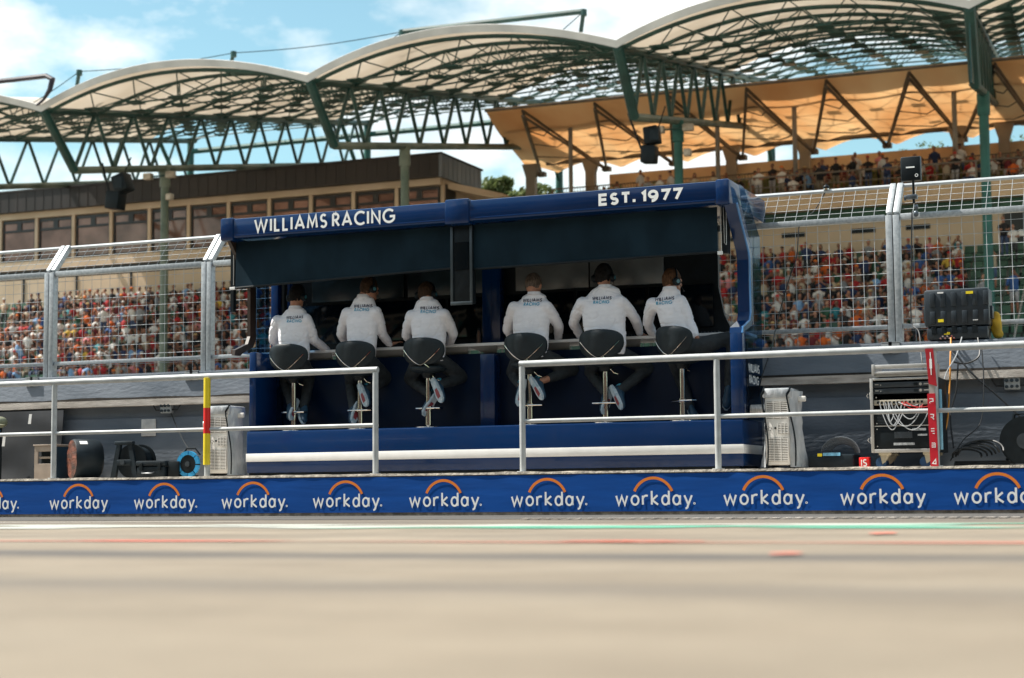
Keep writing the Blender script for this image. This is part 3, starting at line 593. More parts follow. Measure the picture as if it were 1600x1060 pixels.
b = MB(); o = Vector((XR + .004, 17.14, 1.43)); text(b, 'WILLIAMS', o, YV, ZV, .075, .2, .22); text(b, 'RACING', o + Vector((0, .03, -.12)), YV, ZV, .075, .2, .22)
text(b, 'IL', o + Vector((0, .32, -.62)), YV, ZV, .0001, .2, .2); b.build('lettering', LETTER, gp, smooth=0)
xg = XL - .17
b = MB(); b.prism([(xg, 17.0, 1.83), (xg, 17.41, 1.93), (xg, 17.41, 2.64), (xg, 17.0, 3.085), (xg, 17.70, 3.085), (xg, 17.72, 1.83)], (.006, 0, 0)); b.build('side_glass', TEALSH, t, smooth=0)
b = MB(); b.box((-10.46, 17.90, 1.72), (-10.36, 18.0, 3.1), .01); b.box((-10.25, 17.93, 1.87), (-10.22, 17.99, 3.1)); b.build('rear_post', BLUE, t, smooth=30)

bt = thing('bottle', 'slim brown bottle standing on the counter left of the blue column', 'bottle', P(748, 531, 17.7))
o = P(748, 531, 17.7); o.z = 1.868
MB().disc(o, ZV, .022, .13, 12).disc(o + ZV * .13, ZV, .022, .03, 12, .012).build('body', mat('bottle_brown', (.10, .05, .03), .3, 0, .2, 9), bt); MB().disc(o + ZV * .16, ZV, .014, .025, 12).build('cap', BLACK, bt)

# ------------------------------------------------------------------ stools
SX = [-9.75, -8.91, -8.075, -6.885, -6.035, -5.20]; SY = 17.2; SZ = .936; SEAT = 1.61
def stool(label):
    t = thing('bar_stool', label, 'bar stool', (0, 0, 0), 'bar stools along the booth counter'); h = SEAT - SZ
    b = MB(); ZZ = h + .165
    def sh(u, v):
        a = u * 2 * math.pi; rr = math.sin(v * math.pi); q = math.cos(v * math.pi)
        return None
    rings = []; n = 40; k = 12
    for i in range(k + 1):                                  # the padded back: a bent, rounded egg of a shell
        ph = -math.pi / 2 + math.pi * (0.03 + .94 * i / k); th = .028 * math.sin(ph); sc_ = max(.05, math.cos(ph)) ** .45; ring = []
        for j in range(n):
            a = 2 * math.pi * j / n; c, s_ = math.cos(a), math.sin(a)
            x = .248 * sc_ * math.copysign(abs(c) ** .72, c); z = (.132 if s_ > 0 else .165) * sc_ * math.copysign(abs(s_) ** (.66 if s_ > 0 else 1.0), s_)
            y = -.215 + th + 1.7 * x * x + (.14 * (z + .06) ** 2 * 6 if z < -.06 else 0) - .12 * z
            ring.append(Vector((x, y, ZZ + z)))
        rings.append(ring)
    b.loft(rings); b.build('backrest', LEATH, t, smooth=60)
    b = MB(); b.ell((0, .0, h - .03), (.205, .20, .055), 28, 10); b.build('seat', LEATH, t, smooth=60)
    b = MB()
    pts = []
    for k in range(21):
        q = -1 + 2 * k / 20; x = .215 * q; z = ZZ - .165 + .175 * abs(q) ** 1.5
        pts.append((x, -.252 + 1.7 * x * x + .045 * (1 - abs(q)), z))
    b.tube(pts, .0045, 6); b.tube([(.05, -.215, ZZ - .155), (.10, -.16, ZZ - .205), (.17, -.06, ZZ - .20), (.20, .0, ZZ - .18)], .0045, 6); b.build('trim', CHROME, t)
    MB().disc((0, 0, h - .13), ZV, .06, .06, 20, .09).build('mount', BLACK, t)
    b = MB(); b.tube([(0, 0, .17), (0, 0, h - .13)], .029, 16); b.tube([(0, 0, .02), (0, 0, .18)], .035, 16); b.build('pole', CHROME, t)
    MB().disc((0, 0, 0), ZV, .17, .010, 32, .165).disc((0, 0, .012), ZV, .06, .02, 20, .035).build('base', CHROME, t)
    b = MB(); b.tube([(-.15, .03, .215), (-.14, -.02, .215), (0, -.04, .215), (.14, -.02, .215), (.15, .03, .215)], .009, 8); b.disc((0, 0, .195), ZV, .042, .04, 16); b.build('footrest', CHROME, t)
    b = MB(); b.tube([(.03, -.02, h - .10), (.07, -.05, h - .105), (.12, -.07, h - .15), (.17, -.08, h - .165)], .0055, 6); b.build('lever', CHROME, t)
    return t
slab = ['leftmost bar stool, beside the left end panel of the booth', 'bar stool with its pole just left of the left railing end', 'third bar stool from the left, fully clear of the railings',
        'bar stool with a golden reflection on its pole by the right railing end', 'second bar stool from the right, under the widest man', 'rightmost bar stool, turned to the right by the booth corner']
s0 = stool(slab[0]); stools = [s0]
for k in range(1, 6): stools.append(dup(s0, Vector((SX[k], SY, SZ)), slab[k]))
s0.location = (SX[0], SY, SZ); stools[5].rotation_euler.z = R(-24)

# ------------------------------------------------------------------ the crew
def V3(a): return P(*a) if len(a) == 3 and abs(a[0]) > 40 else Vector(a)
def limb(b, pts, rs, n=12):
    out = []; rr = []
    for i in range(len(pts) - 1):
        for k in range(5):
            f = k / 5; out.append(pts[i].lerp(pts[i + 1], f)); rr.append(rs[i] + (rs[i + 1] - rs[i]) * f)
    out.append(pts[-1]); rr.append(rs[-1])
    for p, r in ((pts[0], rs[0]), (pts[-1], rs[-1])): b.ell(p, r * .98, 12, 7)
    b.tube(out, rr, n)
    for p, r in list(zip(pts, rs))[1:-1]: b.ell(p, r * 1.01, 12, 7)
def rotm(fw_, up_):                            # columns: right, forward, up
    f_ = fw_.normalized(); r_ = f_.cross(up_).normalized(); u_ = r_.cross(f_); return Matrix((r_, f_, u_)).transposed()
def person(k, s):
    X = SX[k]; t = thing('person', s['label'], 'person', (X, SY, SEAT), 'crew sitting at the booth counter')
    pel = Vector((X + s.get('px', 0), SY - .02, SEAT + .085)); c7 = V3((*s['c7'], 17.24)); hd = V3((*s['head'], 17.31))
    shl, shr = V3((*s['shl'], 17.25)), V3((*s['shr'], 17.25 - .0)); mid = (shl + shr) / 2; lat = (shr - shl).normalized(); sw = (shr - shl).length / .40
    yaw = R(s.get('yaw', 0)); tilt = R(s.get('tilt', 12)); hf = Vector((math.sin(yaw), math.cos(yaw), -math.sin(tilt))).normalized(); HR = rotm(hf, ZV) * 1.06; H = lambda x, y, z: hd + HR @ Vector((x, y, z))
    arms = {}
    for sd, sh in (('l', shl), ('r', shr)):
        el = V3(s['el' + sd]); wr = V3(s['wr' + sd]); hn = V3(s.get('hn' + sd, (wr.x + (.02 if sd == 'l' else -.0), wr.y + .10, wr.z - .015))); arms[sd] = (sh, el, wr, hn)
    legs = {}
    for sd, sg in (('l', -1), ('r', 1)):
        hip = pel + Vector((sg * .095, .03, -.01)); legs[sd] = (hip, V3(s['kn' + sd]), V3(s['an' + sd]), V3(s['to' + sd]))
    # --- body: one skin surface
    b = MB()
    b.ell(hd, (.074, .094, .112), 18, 12, HR); b.ell(H(0, .03, -.06), (.055, .07, .062), 14, 9, HR)       # skull, jaw
    b.ell(H(0, .100, -.02), (.013, .022, .024), 8, 6, HR); b.ell(H(0, .085, -.085), (.028, .024, .02), 8, 6, HR); b.ell(H(0, .082, .018), (.05, .018, .014), 8, 6, HR)
    b.ell(H(0, .09, -.055), (.024, .014, .009), 8, 6, HR)
    for sg in (-1, 1): b.ell(H(sg * .077, -.002, -.015), (.010, .022, .034), 10, 7, HR)
    limb(b, [c7 + Vector((0, .045, -.05)), c7 + Vector((0, .035, .0)), H(0, -.02, -.06)], [.055, .056, .054])
    FW = YV * .045; limb(b, [pel + ZV * .05 + FW, pel.lerp(mid, .5) + FW, mid + ZV * -.05 + FW], [.09, .085, .07])
    for sd, sg in (('l', -1), ('r', 1)):
        sh, el, wr, hn = arms[sd]
        limb(b, [mid.lerp(sh, .3) - ZV * .04 + YV * .035, sh - ZV * .02 + YV * .01, el, wr], [.05, .042, .036, .026])
        d = (hn - wr).normalized(); sd_ = d.cross(ZV).normalized(); up_ = sd_.cross(d)
        pc = wr + d * .055; b.ell(pc, (.040, .050, .017), 12, 8, Matrix((sd_, d, up_)).transposed()); limb(b, [wr, wr + d * .03], [.026, .026])
        for q, (off, ln) in enumerate(((-.031, .062), (-.010, .074), (.011, .070), (.031, .055))):     # four fingers, bent at the knuckles
            a0 = wr + d * .092 + sd_ * off; a1 = a0 + d * ln * .5 + sd_ * off * .18 + up_ * .004; a2 = a1 + d * ln * .5 - up_ * .02
            b.tube([a0 - d * .02, a0, a1, a2], [.0085, .0088, .008, .0065], 8)
        th0 = wr + d * .035 - sd_ * (.034 * sg); b.tube([th0, th0 + d * .03 - sd_ * .022 * sg, th0 + d * .058 - sd_ * .026 * sg - up_ * .012], [.0105, .0095, .0075], 8)
        hip, kn, an, to = legs[sd]; limb(b, [pel, hip, kn, an], [.09, .07, .045, .033]); limb(b, [an, an.lerp(to, .3)], [.030, .016])
    remesh(b.build('body', SKIN, t), .0075, 3, .5)
    # --- eyes
    e = MB()
    for sg in (-1, 1): e.ell(H(sg * .030, .086, .002), .010, 8, 6)
    e.build('eyes', mat('eye_dark', (.03, .02, .018), .2), t)
    # --- hair
    hm = MB(); ring = []
    n, kk = 26, 16; vs = []; keep = []
    hh = s.get('hairlen', -.088)
    hb = MB(); hb.ell(H(0, -.010, .014), (.083, .098, .113), 22, 16, HR)
    ob = hb.build('hair', HAIRS[s['hair']], t); remesh(ob, .009, 2, .5)
    me = ob.data; bm = bmesh.new(); bm.from_mesh(me); inv = HR.inverted(); o0 = ORG[t.name]
    for v in bm.verts:
        q = inv @ (v.co + o0 - hd); v.co += HR @ (Vector((q.x, q.y, q.z)).normalized() * (.005 * noise.noise(q * 60) + .004 * noise.noise(q * 25)))
    dead = [v for v in bm.verts if (lambda q: q.z < hh + (.05 if q.y > .0 else 0) + max(0, (q.y - .02)) * 1.6 + .012 * noise.noise(q * 40))(inv @ (v.co + o0 - hd))]
    bmesh.ops.delete(bm, geom=dead, context='VERTS'); bm.to_mesh(me); bm.free()
    # --- trousers
    b = MB(); b.ell(pel + Vector((0, 0, .01)), (.175 * max(1, sw * .95), .135, .125), 18, 12)
    for sd in 'lr':
        hip, kn, an, to = legs[sd]; an2 = kn.lerp(an, s.get('hem' + sd, .93)); limb(b, [pel.lerp(hip, .7), hip, hip.lerp(kn, .5), kn, kn.lerp(an2, .5), an2], [.105, .098, .088, .066, .06, .05], 14)
    remesh(b.build('trousers', TROUS, t), .013, 4, .5, lambda c: .006 * noise.noise(Vector((c.x * 14, c.y * 14, c.z * 22))))
    # --- shoes
    for sd in 'lr':
        hip, kn, an, to = legs[sd]; d = (to - an); ln = max(.17, min(.24, d.length)); d.normalize(); shin = (an - kn).normalized()
        upv = (-shin - d * (-shin).dot(d)); upv = upv.normalized() if upv.length > .1 else ZV
        M_ = Matrix((d.cross(upv), d, upv)).transposed(); heel = an - d * .045 + upv * -.035
        q = lambda x, y, z: heel + M_ @ Vector((x, y, z))
        b = MB(); rings = []
        for (y, w_, h_, z_) in ((-.015, .026, .045, .03), (.02, .034, .06, .036), (.08, .035, .058, .033), (.14, .042, .042, .022), (.20, .046, .03, .014), (.245, .034, .022, .010), (.262, .012, .012, .008)):
            rings.append([q(w_ * math.cos(2 * math.pi * j / 14), y, z_ + h_ * math.sin(2 * math.pi * j / 14)) for j in range(14)])
        sho = b.loft(rings).build('shoe', [TEALD], t, smooth=80)
        b = MB(); prof = [(-.035, .02, .026), (.03, .026, .034), (.10, .024, .036), (.17, .020, .045), (.24, .018, .038), (.275, .016, .012)]; rr = []
        for (y, h_, w_) in prof: rr.append([q(-w_, y, -.030), q(w_, y, -.030), q(w_ * 1.05, y, -.030 + h_ * 1.3), q(-w_ * 1.05, y, -.030 + h_ * 1.3)])
        b.loft(rr).build('sole', SOLE, sho, smooth=30)
        b = MB(); b.add([q(-.018, .10, -.0325), q(.018, .10, -.0325), q(.026, .16, -.0325), q(.024, .215, -.0325), q(-.024, .215, -.0325), q(-.026, .16, -.0325)], [(0, 1, 2, 3, 4, 5)]); b.build('sole_patch', mat('sole_red', (.22, .03, .04), .5, 0, .1, 20), sho, smooth=0)
        b = MB(); b.disc(q(0, -.02, .075), M_ @ Vector((0, -1, .2)), .030, .012, 12); b.tube([q(-.032, .0, .06), q(-.02, -.03, .08), q(0, -.036, .088), q(.02, -.03, .08), q(.032, .0, .06)], .008, 6); b.build('heel_tab', TEAL, sho)
    # --- shirt
    b = MB(); up = (c7 - pel).normalized(); rings = []
    mid2 = mid
    for f, rx, ry, dy in ((-.06, .165, .130, -.015), (.08, .178, .128, -.01), (.25, .180, .118, .005), (.42, .183, .116, .004), (.58, .190, .118, .0), (.72, .196, .118, -.004), (.83, .182, .104, .0), (.90, .156, .090, .005), (.955, .118, .076, .01), (.99, .080, .066, .014), (1.01, .062, .058, .016)):
        c = pel.lerp(c7, f) + Vector((0, .035 + dy, 0)) + (mid2 - pel.lerp(c7, .86)) * (0.5 if .4 < f < .95 else 0)
        rings.append([c + lat * (rx * sw * s.get('girth', 1) * math.cos(2 * math.pi * j / 20)) + Vector((0, 1, 0)) * (ry * math.sin(2 * math.pi * j / 20)) for j in range(20)])
    b.loft(rings)
    for sd in 'lr':
        sh, el, wr, hn = arms[sd]; sh2 = sh - ZV * .015
        limb(b, [mid.lerp(sh2, .55) - ZV * .02, sh2.lerp(mid, .12), sh2.lerp(el, .5), el, el.lerp(wr, .5), el.lerp(wr, .93)], [.075, .074, .063, .056, .053, .043], 14)
    b.tube([c7 + Vector((0, .03, -.03)), c7 + Vector((0, .035, .004))], [.072, .066], 16)
    def fold(c):
        z = c.z; a = noise.noise(Vector((c.x * 7, c.y * 7, c.z * 26))); q = noise.noise(Vector((c.x * 16 + c.z * 9, c.y * 10, c.z * 12)))
        low = max(0, min(1, (.42 - z) / .25)); d_ = abs(noise.noise(Vector((c.x * 5 + c.z * 6, 3.3, c.z * 9 - c.x * 4)))); return (.001 + .0045 * low) * (a - abs(q) * .8) + .0015 * q - .0075 * max(0, .08 - d_) / .08
    ob = remesh(b.build('shirt', SHIRT, t), .0095, 9, .5, fold)
    o0 = ORG[t.name]; bvh = BVHTree.FromPolygons([v.co + o0 for v in ob.data.vertices], [list(p.vertices) for p in ob.data.polygons])
    def proj(mb, off=.0035):
        for i, v in enumerate(mb.v):
            hit = bvh.ray_cast(Vector((v.x, v.y - .6, v.z)), YV)
            if hit[0] is not None: mb.v[i] = hit[0] - YV * (off + (i % 3) * .0003)
    lc = V3((*s['logo'], 17.1)); lat2 = Vector((lat.x, 0, lat.z)).normalized(); lu = Vector((-lat2.z, 0, lat2.x)); sz = .031
    for word, mt, dz in (('WILLIAMS', NAVY, .0), ('RACING', CYAN, -.044)):
        b = MB(); W = textw(word, sz, .36); text(b, word, lc - lat2 * W / 2 + lu * dz - YV * .0, lat2, lu, sz, .24, .36); proj(b); b.build('back_print', mt, ob, smooth=0)
    b = MB()
    def seam(a, d):
        pts = []
        for j in range(15):
            p = a.lerp(d, j / 14); hit = bvh.ray_cast(Vector((p.x, p.y - .6, p.z)), YV)
            if hit[0] is not None: pts.append(hit[0] - YV * .001)
        if len(pts) > 3: b.tube(pts, .0032, 5)
    w_ = .165 * sw; yk = c7 - ZV * .165
    for j in range(6): seam(yk + lat * (w_ * (-1 + j / 3.0)) + ZV * (.012 * abs(j - 3) / 3.0), yk + lat * (w_ * (-1 + (j + 1) / 3.0)) + ZV * (.012 * abs(j - 2) / 3.0))
    for sg in (-1, 1): seam(c7 + lat * (sg * .19 * sw) - ZV * .10, c7 + lat * (sg * .172 * sw) - ZV * .34)
    b.build('seam', SHIRT, ob)
    # collar
    b = MB(); pts = []
    for j in range(25):
        a = math.pi * (1.0 + j / 24.0); pts.append(c7 + lat * (.070 * math.cos(a)) + Vector((0, .034 + .066 * math.sin(a), .014)))
    b.grid(24, 2, lambda u, v: pts[round(u * 24)] * 1.0 + Vector((0, -.006 * (1 - v), -.036 * (1 - v))) + (pts[round(u * 24)] - c7).normalized() * (.010 * (1 - v)), (0, .003, 0)); b.build('collar', SHIRT, ob, smooth=60)
    # --- headset: worn, so a thing of its own
    if s.get('headset'):
        h = thing('headset', s['headset'], 'headset', hd, 'headsets worn by the crew'); dn = s.get('hsneck', 0)
        if dn: Q = lambda x, y, z: hd + Matrix.Rotation(-yaw, 3, 'Z') @ Vector((x, y - .0, z - .115))
        else: Q = H
        b = MB(); dn or b.tube([Q(.098 * math.cos(a), -.005 if not dn else -.125 * abs(math.sin(a)) + .0, (.142 * math.sin(a) - .012) if not dn else -.02 + .0 * a) for a in [math.pi * (.02 + .96 * i / 16) for i in range(17)]], .0085, 8); dn or b.build('headband', BLACK, h)
        for sg in (-1, 1):
            ax = (HR if not dn else Matrix.Rotation(-yaw, 3, 'Z')) @ Vector((sg, 0, 0)); c = Q(sg * .078, .0 if not dn else .02, -.018)
            cup = MB(); 
            for r_, d_ in ((.038, .0), ): cup.disc(c, ax, .043, .022, 20, .045); cup.disc(c + ax * .022, ax, .045, .02, 20, .034); 
            cp = cup.build('ear_cup', BLACK, h); MB().disc(c + ax * .0422, ax, .02, .004, 16).build('cap', mat('cup_teal', (.05, .16, .20), .25, 0, .2, 20), cp)
        b = MB(); b.tube([Q(.09, .02, -.03), Q(.085, .08, -.07), Q(.04, .125, -.08)], .003, 6); b.ell(Q(.035, .127, -.08), .011, 8, 6); b.build('boom_mic', BLACK, h)
    return t
CREW = [
 dict(label='leftmost crew member, dark haired, white shirt, right forearm on the counter', c7=(459, 480), head=(464, 463), shl=(431, 501), shr=(481, 498), ell=(427, 532, 17.36), wrl=(445, 549, 17.60), elr=(491, 532, 17.36), wrr=(512, 548, 17.58),
      knl=(444, 590, 17.60), anl=(456, 634, 17.25), tol=(448, 654, 17.12), knr=(484, 588, 17.60), anr=(474, 640, 17.30), tor=(480, 662, 17.12), logo=(455, 497), hair='black', headset='black headset worn by the leftmost, dark haired crew member', yaw=8, tilt=16),
 dict(label='crew member in white shirt leaning right with a hand on the counter', c7=(566, 462), head=(577, 451), shl=(540, 489), shr=(590, 487), ell=(533, 522, 17.36), wrl=(545, 542, 17.60), elr=(597, 522, 17.38), wrr=(609, 538, 17.52), hnr=(623, 535, 17.60),
      knl=(548, 598, 17.60), anl=(552, 640, 17.25), tol=(546, 661, 17.12), knr=(606, 592, 17.62), anr=(570, 610, 17.20), tor=(584, 648, 17.10), logo=(560, 479), hair='brown', headset='black headset on the crew member who leans right, hand on counter', yaw=34, tilt=14, px=.0),
 dict(label='crew member in white shirt, brown hair, sitting left of the hanging bracket', c7=(665, 466), head=(666, 459), shl=(640, 493), shr=(697, 491), ell=(635, 525, 17.38), wrl=(646, 540, 17.60), elr=(708, 522, 17.40), wrr=(700, 541, 17.58),
      knl=(640, 592, 17.60), anl=(676, 620, 17.24), tol=(660, 644, 17.2), knr=(724, 590, 17.60), anr=(685, 602, 17.16), tor=(703, 645, 17.08), logo=(664, 482), hair='brown', headset='black headset on the crew member left of the hanging bracket', yaw=0, tilt=26),
 dict(label='short haired crew member with reddish neck and bare ankle, right of the blue column', c7=(833, 458), head=(834, 446), shl=(800, 480), shr=(857, 478), ell=(793, 515, 17.38), wrl=(803, 535, 17.60), elr=(873, 510, 17.40), wrr=(872, 529, 17.58),
      knl=(800, 582, 17.55), anl=(814, 605, 17.18), tol=(808, 634, 17.12), knr=(896, 578, 17.58), anr=(840, 598, 17.16), tor=(864, 638, 17.06), heml=.86, hemr=.66, logo=(826, 470), hair='grey', headset='black headset round the neck of the short haired crew member', hsneck=1, yaw=6, tilt=8, girth=1.06, hairlen=-.045),
 dict(label='broad crew member with black headset and white shirt, sitting in the middle right', c7=(944, 447), head=(943, 432), shl=(906, 473), shr=(974, 470), ell=(896, 505, 17.38), wrl=(907, 526, 17.60), elr=(993, 500, 17.40), wrr=(1000, 521, 17.58),
      knl=(922, 582, 17.58), anl=(948, 616, 17.26), tol=(938, 646, 17.2), knr=(1014, 576, 17.60), anr=(966, 612, 17.20), tor=(986, 652, 17.08), logo=(936, 467), hair='black', headset='large black headset over the ears of the broad crew member', yaw=0, tilt=8, girth=1.05),
 dict(label='rightmost crew member turned to the right with one thigh stretched sideways', c7=(1045, 450), head=(1050, 439), shl=(1017, 474), shr=(1066, 470), ell=(1012, 506, 17.38), wrl=(1024, 528, 17.60), elr=(1077, 503, 17.24), wrr=(1087, 524, 17.20), hnr=(1093, 536, 17.24),
      knl=(1062, 588, 17.58), anl=(1080, 640, 17.50), tol=(1088, 652, 17.38), knr=(1146, 527, 17.36), anr=(1138, 606, 17.46), tor=(1134, 646, 17.40), logo=(1034, 468), hair='auburn', headset='black headset with a teal cup on the rightmost crew member', yaw=42, tilt=10, girth=.98),
]
for k, s in enumerate(CREW): person(k, s)
# ------------------------------------------------------------------ things standing on the kerb
KZ = .434
def air_con(x0, x1, label, mirror):
    t = thing('portable_air_conditioner', label, 'air conditioner', ((x0 + x1) / 2, 17.1, KZ), 'portable air conditioners beside the booth'); w = x1 - x0
    AW = mat('appliance_white', (.76, .74, .70), .5, 0, .06, 5); xa, xb = (x0 + .07, x1 - .12); Y = 16.92
    MB().box((xa, Y, KZ + .04), (xb, Y + .33, KZ + .78), .018).build('body', AW, t, smooth=30)
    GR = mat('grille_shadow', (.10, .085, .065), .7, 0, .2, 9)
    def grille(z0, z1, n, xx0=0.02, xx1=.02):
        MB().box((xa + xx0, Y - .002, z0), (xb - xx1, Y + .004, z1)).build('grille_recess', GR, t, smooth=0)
        b = MB()
        for k in range(n): z = z0 + (z1 - z0) * (k + .5) / n; b.box((xa + xx0, Y - .010, z - .0045), (xb - xx1, Y - .003, z + .0045))
        for k in range(4): x = xa + xx0 + (xb - xa - xx0 - xx1) * k / 3; b.box((x - .003, Y - .012, z0), (x + .003, Y - .0105, z1))
        b.build('grille', AW, t, smooth=0)
    grille(KZ + .08, KZ + .31, 14); grille(KZ + .50, KZ + .67, 9)
    grille(KZ + .35, KZ + .45, 6, .13, .015)
    b = MB()
    for a in range(6): b.disc((xa + .05 + .018 * math.cos(a), Y, KZ + .40 + .018 * math.sin(a)), (0, -1, 0), .004, .004, 8)
    b.disc((xa + .105, Y, KZ + .405), (0, -1, 0), .011, .006, 12); b.build('dial', BLACK, t)
    b = MB(); b.box((xa - .02, Y - .012, KZ + .70), (xb + .02, Y + .35, KZ + .80), .02); b.build('top_cover', mat('clear_wrap', (.62, .64, .66), .15, 0, .3, 14, bump=.9, bscale=14, c2=(.40, .43, .46), stretch=(1, 1, .35)), t, smooth=30)
    WR = MATS['clear_wrap']
    def wrap(xi, xo, sg):
        b = MB(); b.grid(10, 22, lambda u, v: Vector((xi + (xo - xi) * u + sg * (.03 * math.sin(v * 3.1) * u * -1 + .05 * u * (1 - v) ** 1.5) + .010 * noise.noise(Vector((u * 4, v * 9, xi))), Y - .008 + .17 * u + .012 * noise.noise(Vector((u * 6, v * 7, 3))), KZ + .02 + .75 * v)), (0, .006, 0)); b.build('plastic_wrap', WR, t, smooth=60)
    wrap(xb, xb + .10, 1); wrap(xa, xa - .045, -1)
    for xs, sg in ((xa - .004, 1), (xb + .004, 1)):
        b = MB(); pts = [(xs + .03 * math.sin(v * 4.2) * (1 if xs > (x0 + x1) / 2 else .8) - (.0 if sg else 0) + .05 * (1 - v) ** 2 * (1 if xs > (x0 + x1) / 2 else .55), Y - .022, KZ + .03 + .70 * v) for v in [k / 16 for k in range(17)]]
        b.tube(pts, .0085, 6); b.tube([pts[-1], (xs, Y - .02, KZ + .77), (xs, Y + .02, KZ + .806)], .012, 6); b.build('strap', BLACK, t)
    b = MB(); b.box((xb + .06, Y + .1, KZ + .665), (xb + .14, Y + .13, KZ + .72), .01); b.build('lug', AW, t, smooth=30)
    b = MB()
    b.tube([(xa - .20, Y + .25, KZ + .60 + 0), (xa + .01, Y + .25, KZ + .60)], .055, 16); b.build('duct', mat('duct_foil', (.55, .53, .50), .35, .3, .25, 22, stretch=(9, 1, 1)), t)
    b = MB()
    for dx in (.03, w - .2): b.box((xa + dx - .02, Y + .02, KZ), (xa + dx + .03, Y + .3, KZ + .05), .004)
    b.build('foot', BLACK, t, smooth=0)
air_con(-4.345, -3.905, 'white portable air conditioner in clear plastic at the right end of the booth', 0)
air_con(-10.76, -10.31, 'white portable air conditioner in clear plastic left of the booth, behind the striped post', 1)

# rack flight case on casters
t = thing('rack_case', 'open black equipment rack on blue casters with white cables in front', 'equipment rack', (-2.89, 17.15, KZ)); Y = 16.9; x0, x1, z0, z1 = -3.225, -2.585, .60, 1.275
b = MB(); b.box((x0, Y + .03, z0), (x0 + .02, Y + .55, z1)); b.box((x1 - .02, Y + .03, z0), (x1, Y + .55, z1)); b.box((x0, Y + .03, z1), (x1, Y + .55, z1 + .02)); b.box((x0, Y + .03, z0 - .02), (x1, Y + .55, z0)); b.box((x0 + .02, Y + .5, z0), (x1 - .02, Y + .54, z1)); b.build('case_shell', DARK, t, smooth=0)
b = MB()
for a, c in (((x0 - .004, Y, z0 - .02), (x0 + .026, Y + .03, z1 + .02)), ((x1 - .026, Y, z0 - .02), (x1 + .004, Y + .03, z1 + .02)), ((x0 + .026, Y, z0 - .022), (x1 - .026, Y + .03, z0 + .012)), ((x0 + .026, Y, z1), (x1 - .026, Y + .03, z1 + .022))): b.box(a, c, .004)
b.build('edge_profile', ALU, t, smooth=30)
MB().box((x1 + .004, Y + .04, z0), (x1 + .03, Y + .06, z1 - .1), .004).build('side_trim', mat('light_blue_trim', (.22, .48, .66), .4, 0, .1, 9), t, smooth=30)
RK = mat('rack_unit_grey', (.035, .045, .055), .4, .2, .2, 6)
def unit(za, zb, m_=RK): return MB().box((x0 + .03, Y + .012, za), (x1 - .03, Y + .42, zb), .003).build('rack_unit', m_, t, smooth=30)
for za in (1.205, 1.145):
    u = unit(za, za + .05); b = MB()
    b.disc((x0 + .10, Y + .012, za + .025), (0, -1, 0), .006, .008, 10); b.disc((x1 - .16, Y + .012, za + .025), (0, -1, 0), .014, .006, 14); b.box((x1 - .13, Y + .008, za + .02), (x1 - .08, Y + .013, za + .032)); b.box((x0 + .045, Y + .008, za + .026), (x0 + .08, Y + .013, za + .034)); b.build('control', ALU, u, smooth=30)
    MB().box((x1 - .225, Y + .007, za + .012), (x1 - .185, Y + .013, za + .04)).build('display', BLACK, u, smooth=0)
u = unit(1.035, 1.085, mat('patch_panel', (.42, .38, .30), .5, .2, .2, 20)); b = MB()
for k in range(12): b.box((x0 + .06 + k * .038, Y + .006, 1.05), (x0 + .06 + k * .038 + .02, Y + .013, 1.072))
b.build('port', BLACK, u, smooth=0)
unit(.845, 1.0, BLACK); b = MB()
for k in range(9): b.box((x0 + .06, Y + .008, .86 + k * .014), (x0 + .26, Y + .013, .865 + k * .014)); 
b.build('vent', RK, t, smooth=0)
MB().box((x0 + .03, Y + .004, .830), (x1 - .03, Y + .014, .838)).build('shelf_edge', ALU, t, smooth=0)
u = unit(.62, .825, BLACK); MB().box((x0 + .22, Y + .006, .715), (x0 + .39, Y + .013, .775), .002).build('display', RK, u, smooth=0)
b = MB()
for a, c in (((-.25, .785), (-.12, .808)), ((-.20, .735), (-.11, .752))): b.box((x1 + a[0], Y + .007, a[1]), (x1 + c[0], Y + .0115, c[1]))
b.box((x0 + .21, Y + .007, .648), (x0 + .41, Y + .0115, .672)); b.build('label_strip', mat('label_grey', (.34, .36, .38), .6, 0, .3, 40), u, smooth=0)
b = MB()
for xx in (x0 + .055, x1 - .055):
    for zz in (.64, .805, .86, .98, 1.11): b.disc((xx, Y + .012, zz), (0, -1, 0), .006, .006, 8)
b.build('rack_screw', ALU, t)
random.seed(11)
for k in range(11):
    xa = x0 + .09 + k * .026 + random.uniform(-.01, .01); xb = xa + random.uniform(.03, .36); dz = random.uniform(.13, .26) if k < 7 else random.uniform(.02, .06); n = 16
    pts = [(xa + (xb - xa) * i / n + .012 * math.sin(i * .25 + k), Y - .006 - .035 * math.sin(math.pi * i / n) - .002 * k, 1.06 - dz * math.sin(math.pi * i / n) ** .8 - .03 * (i / n)) for i in range(n + 1)]
    MB().tube(pts, .0045, 6).build('cable', GCORD if k < 8 else RCORD, t)
for X in (x0 + .12, x1 - .10):
    for yy in (Y + .08, Y + .45):
        b = MB(); b.box((X - .06, yy - .05, .555), (X + .06, yy + .05, .58), .004); b.prism([(X - .05, yy - .03, .555), (X + .04, yy - .03, .555), (X + .0, yy - .03, .49), (X - .03, yy - .03, .47)], (0, .006, 0)); b.prism([(X - .05, yy + .024, .555), (X + .04, yy + .024, .555), (X, yy + .024, .49), (X - .03, yy + .024, .47)], (0, .006, 0))
        cs = b.build('caster', mat('caster_fork', (.55, .50, .38), .35, .5, .15, 9), t, smooth=0)
        w_ = MB(); w_.disc((X - .045, yy - .018, KZ + .052), YV, .052, .036, 20); w_.build('wheel', mat('caster_blue', (.010, .06, .16), .5, 0, .2, 9), cs)
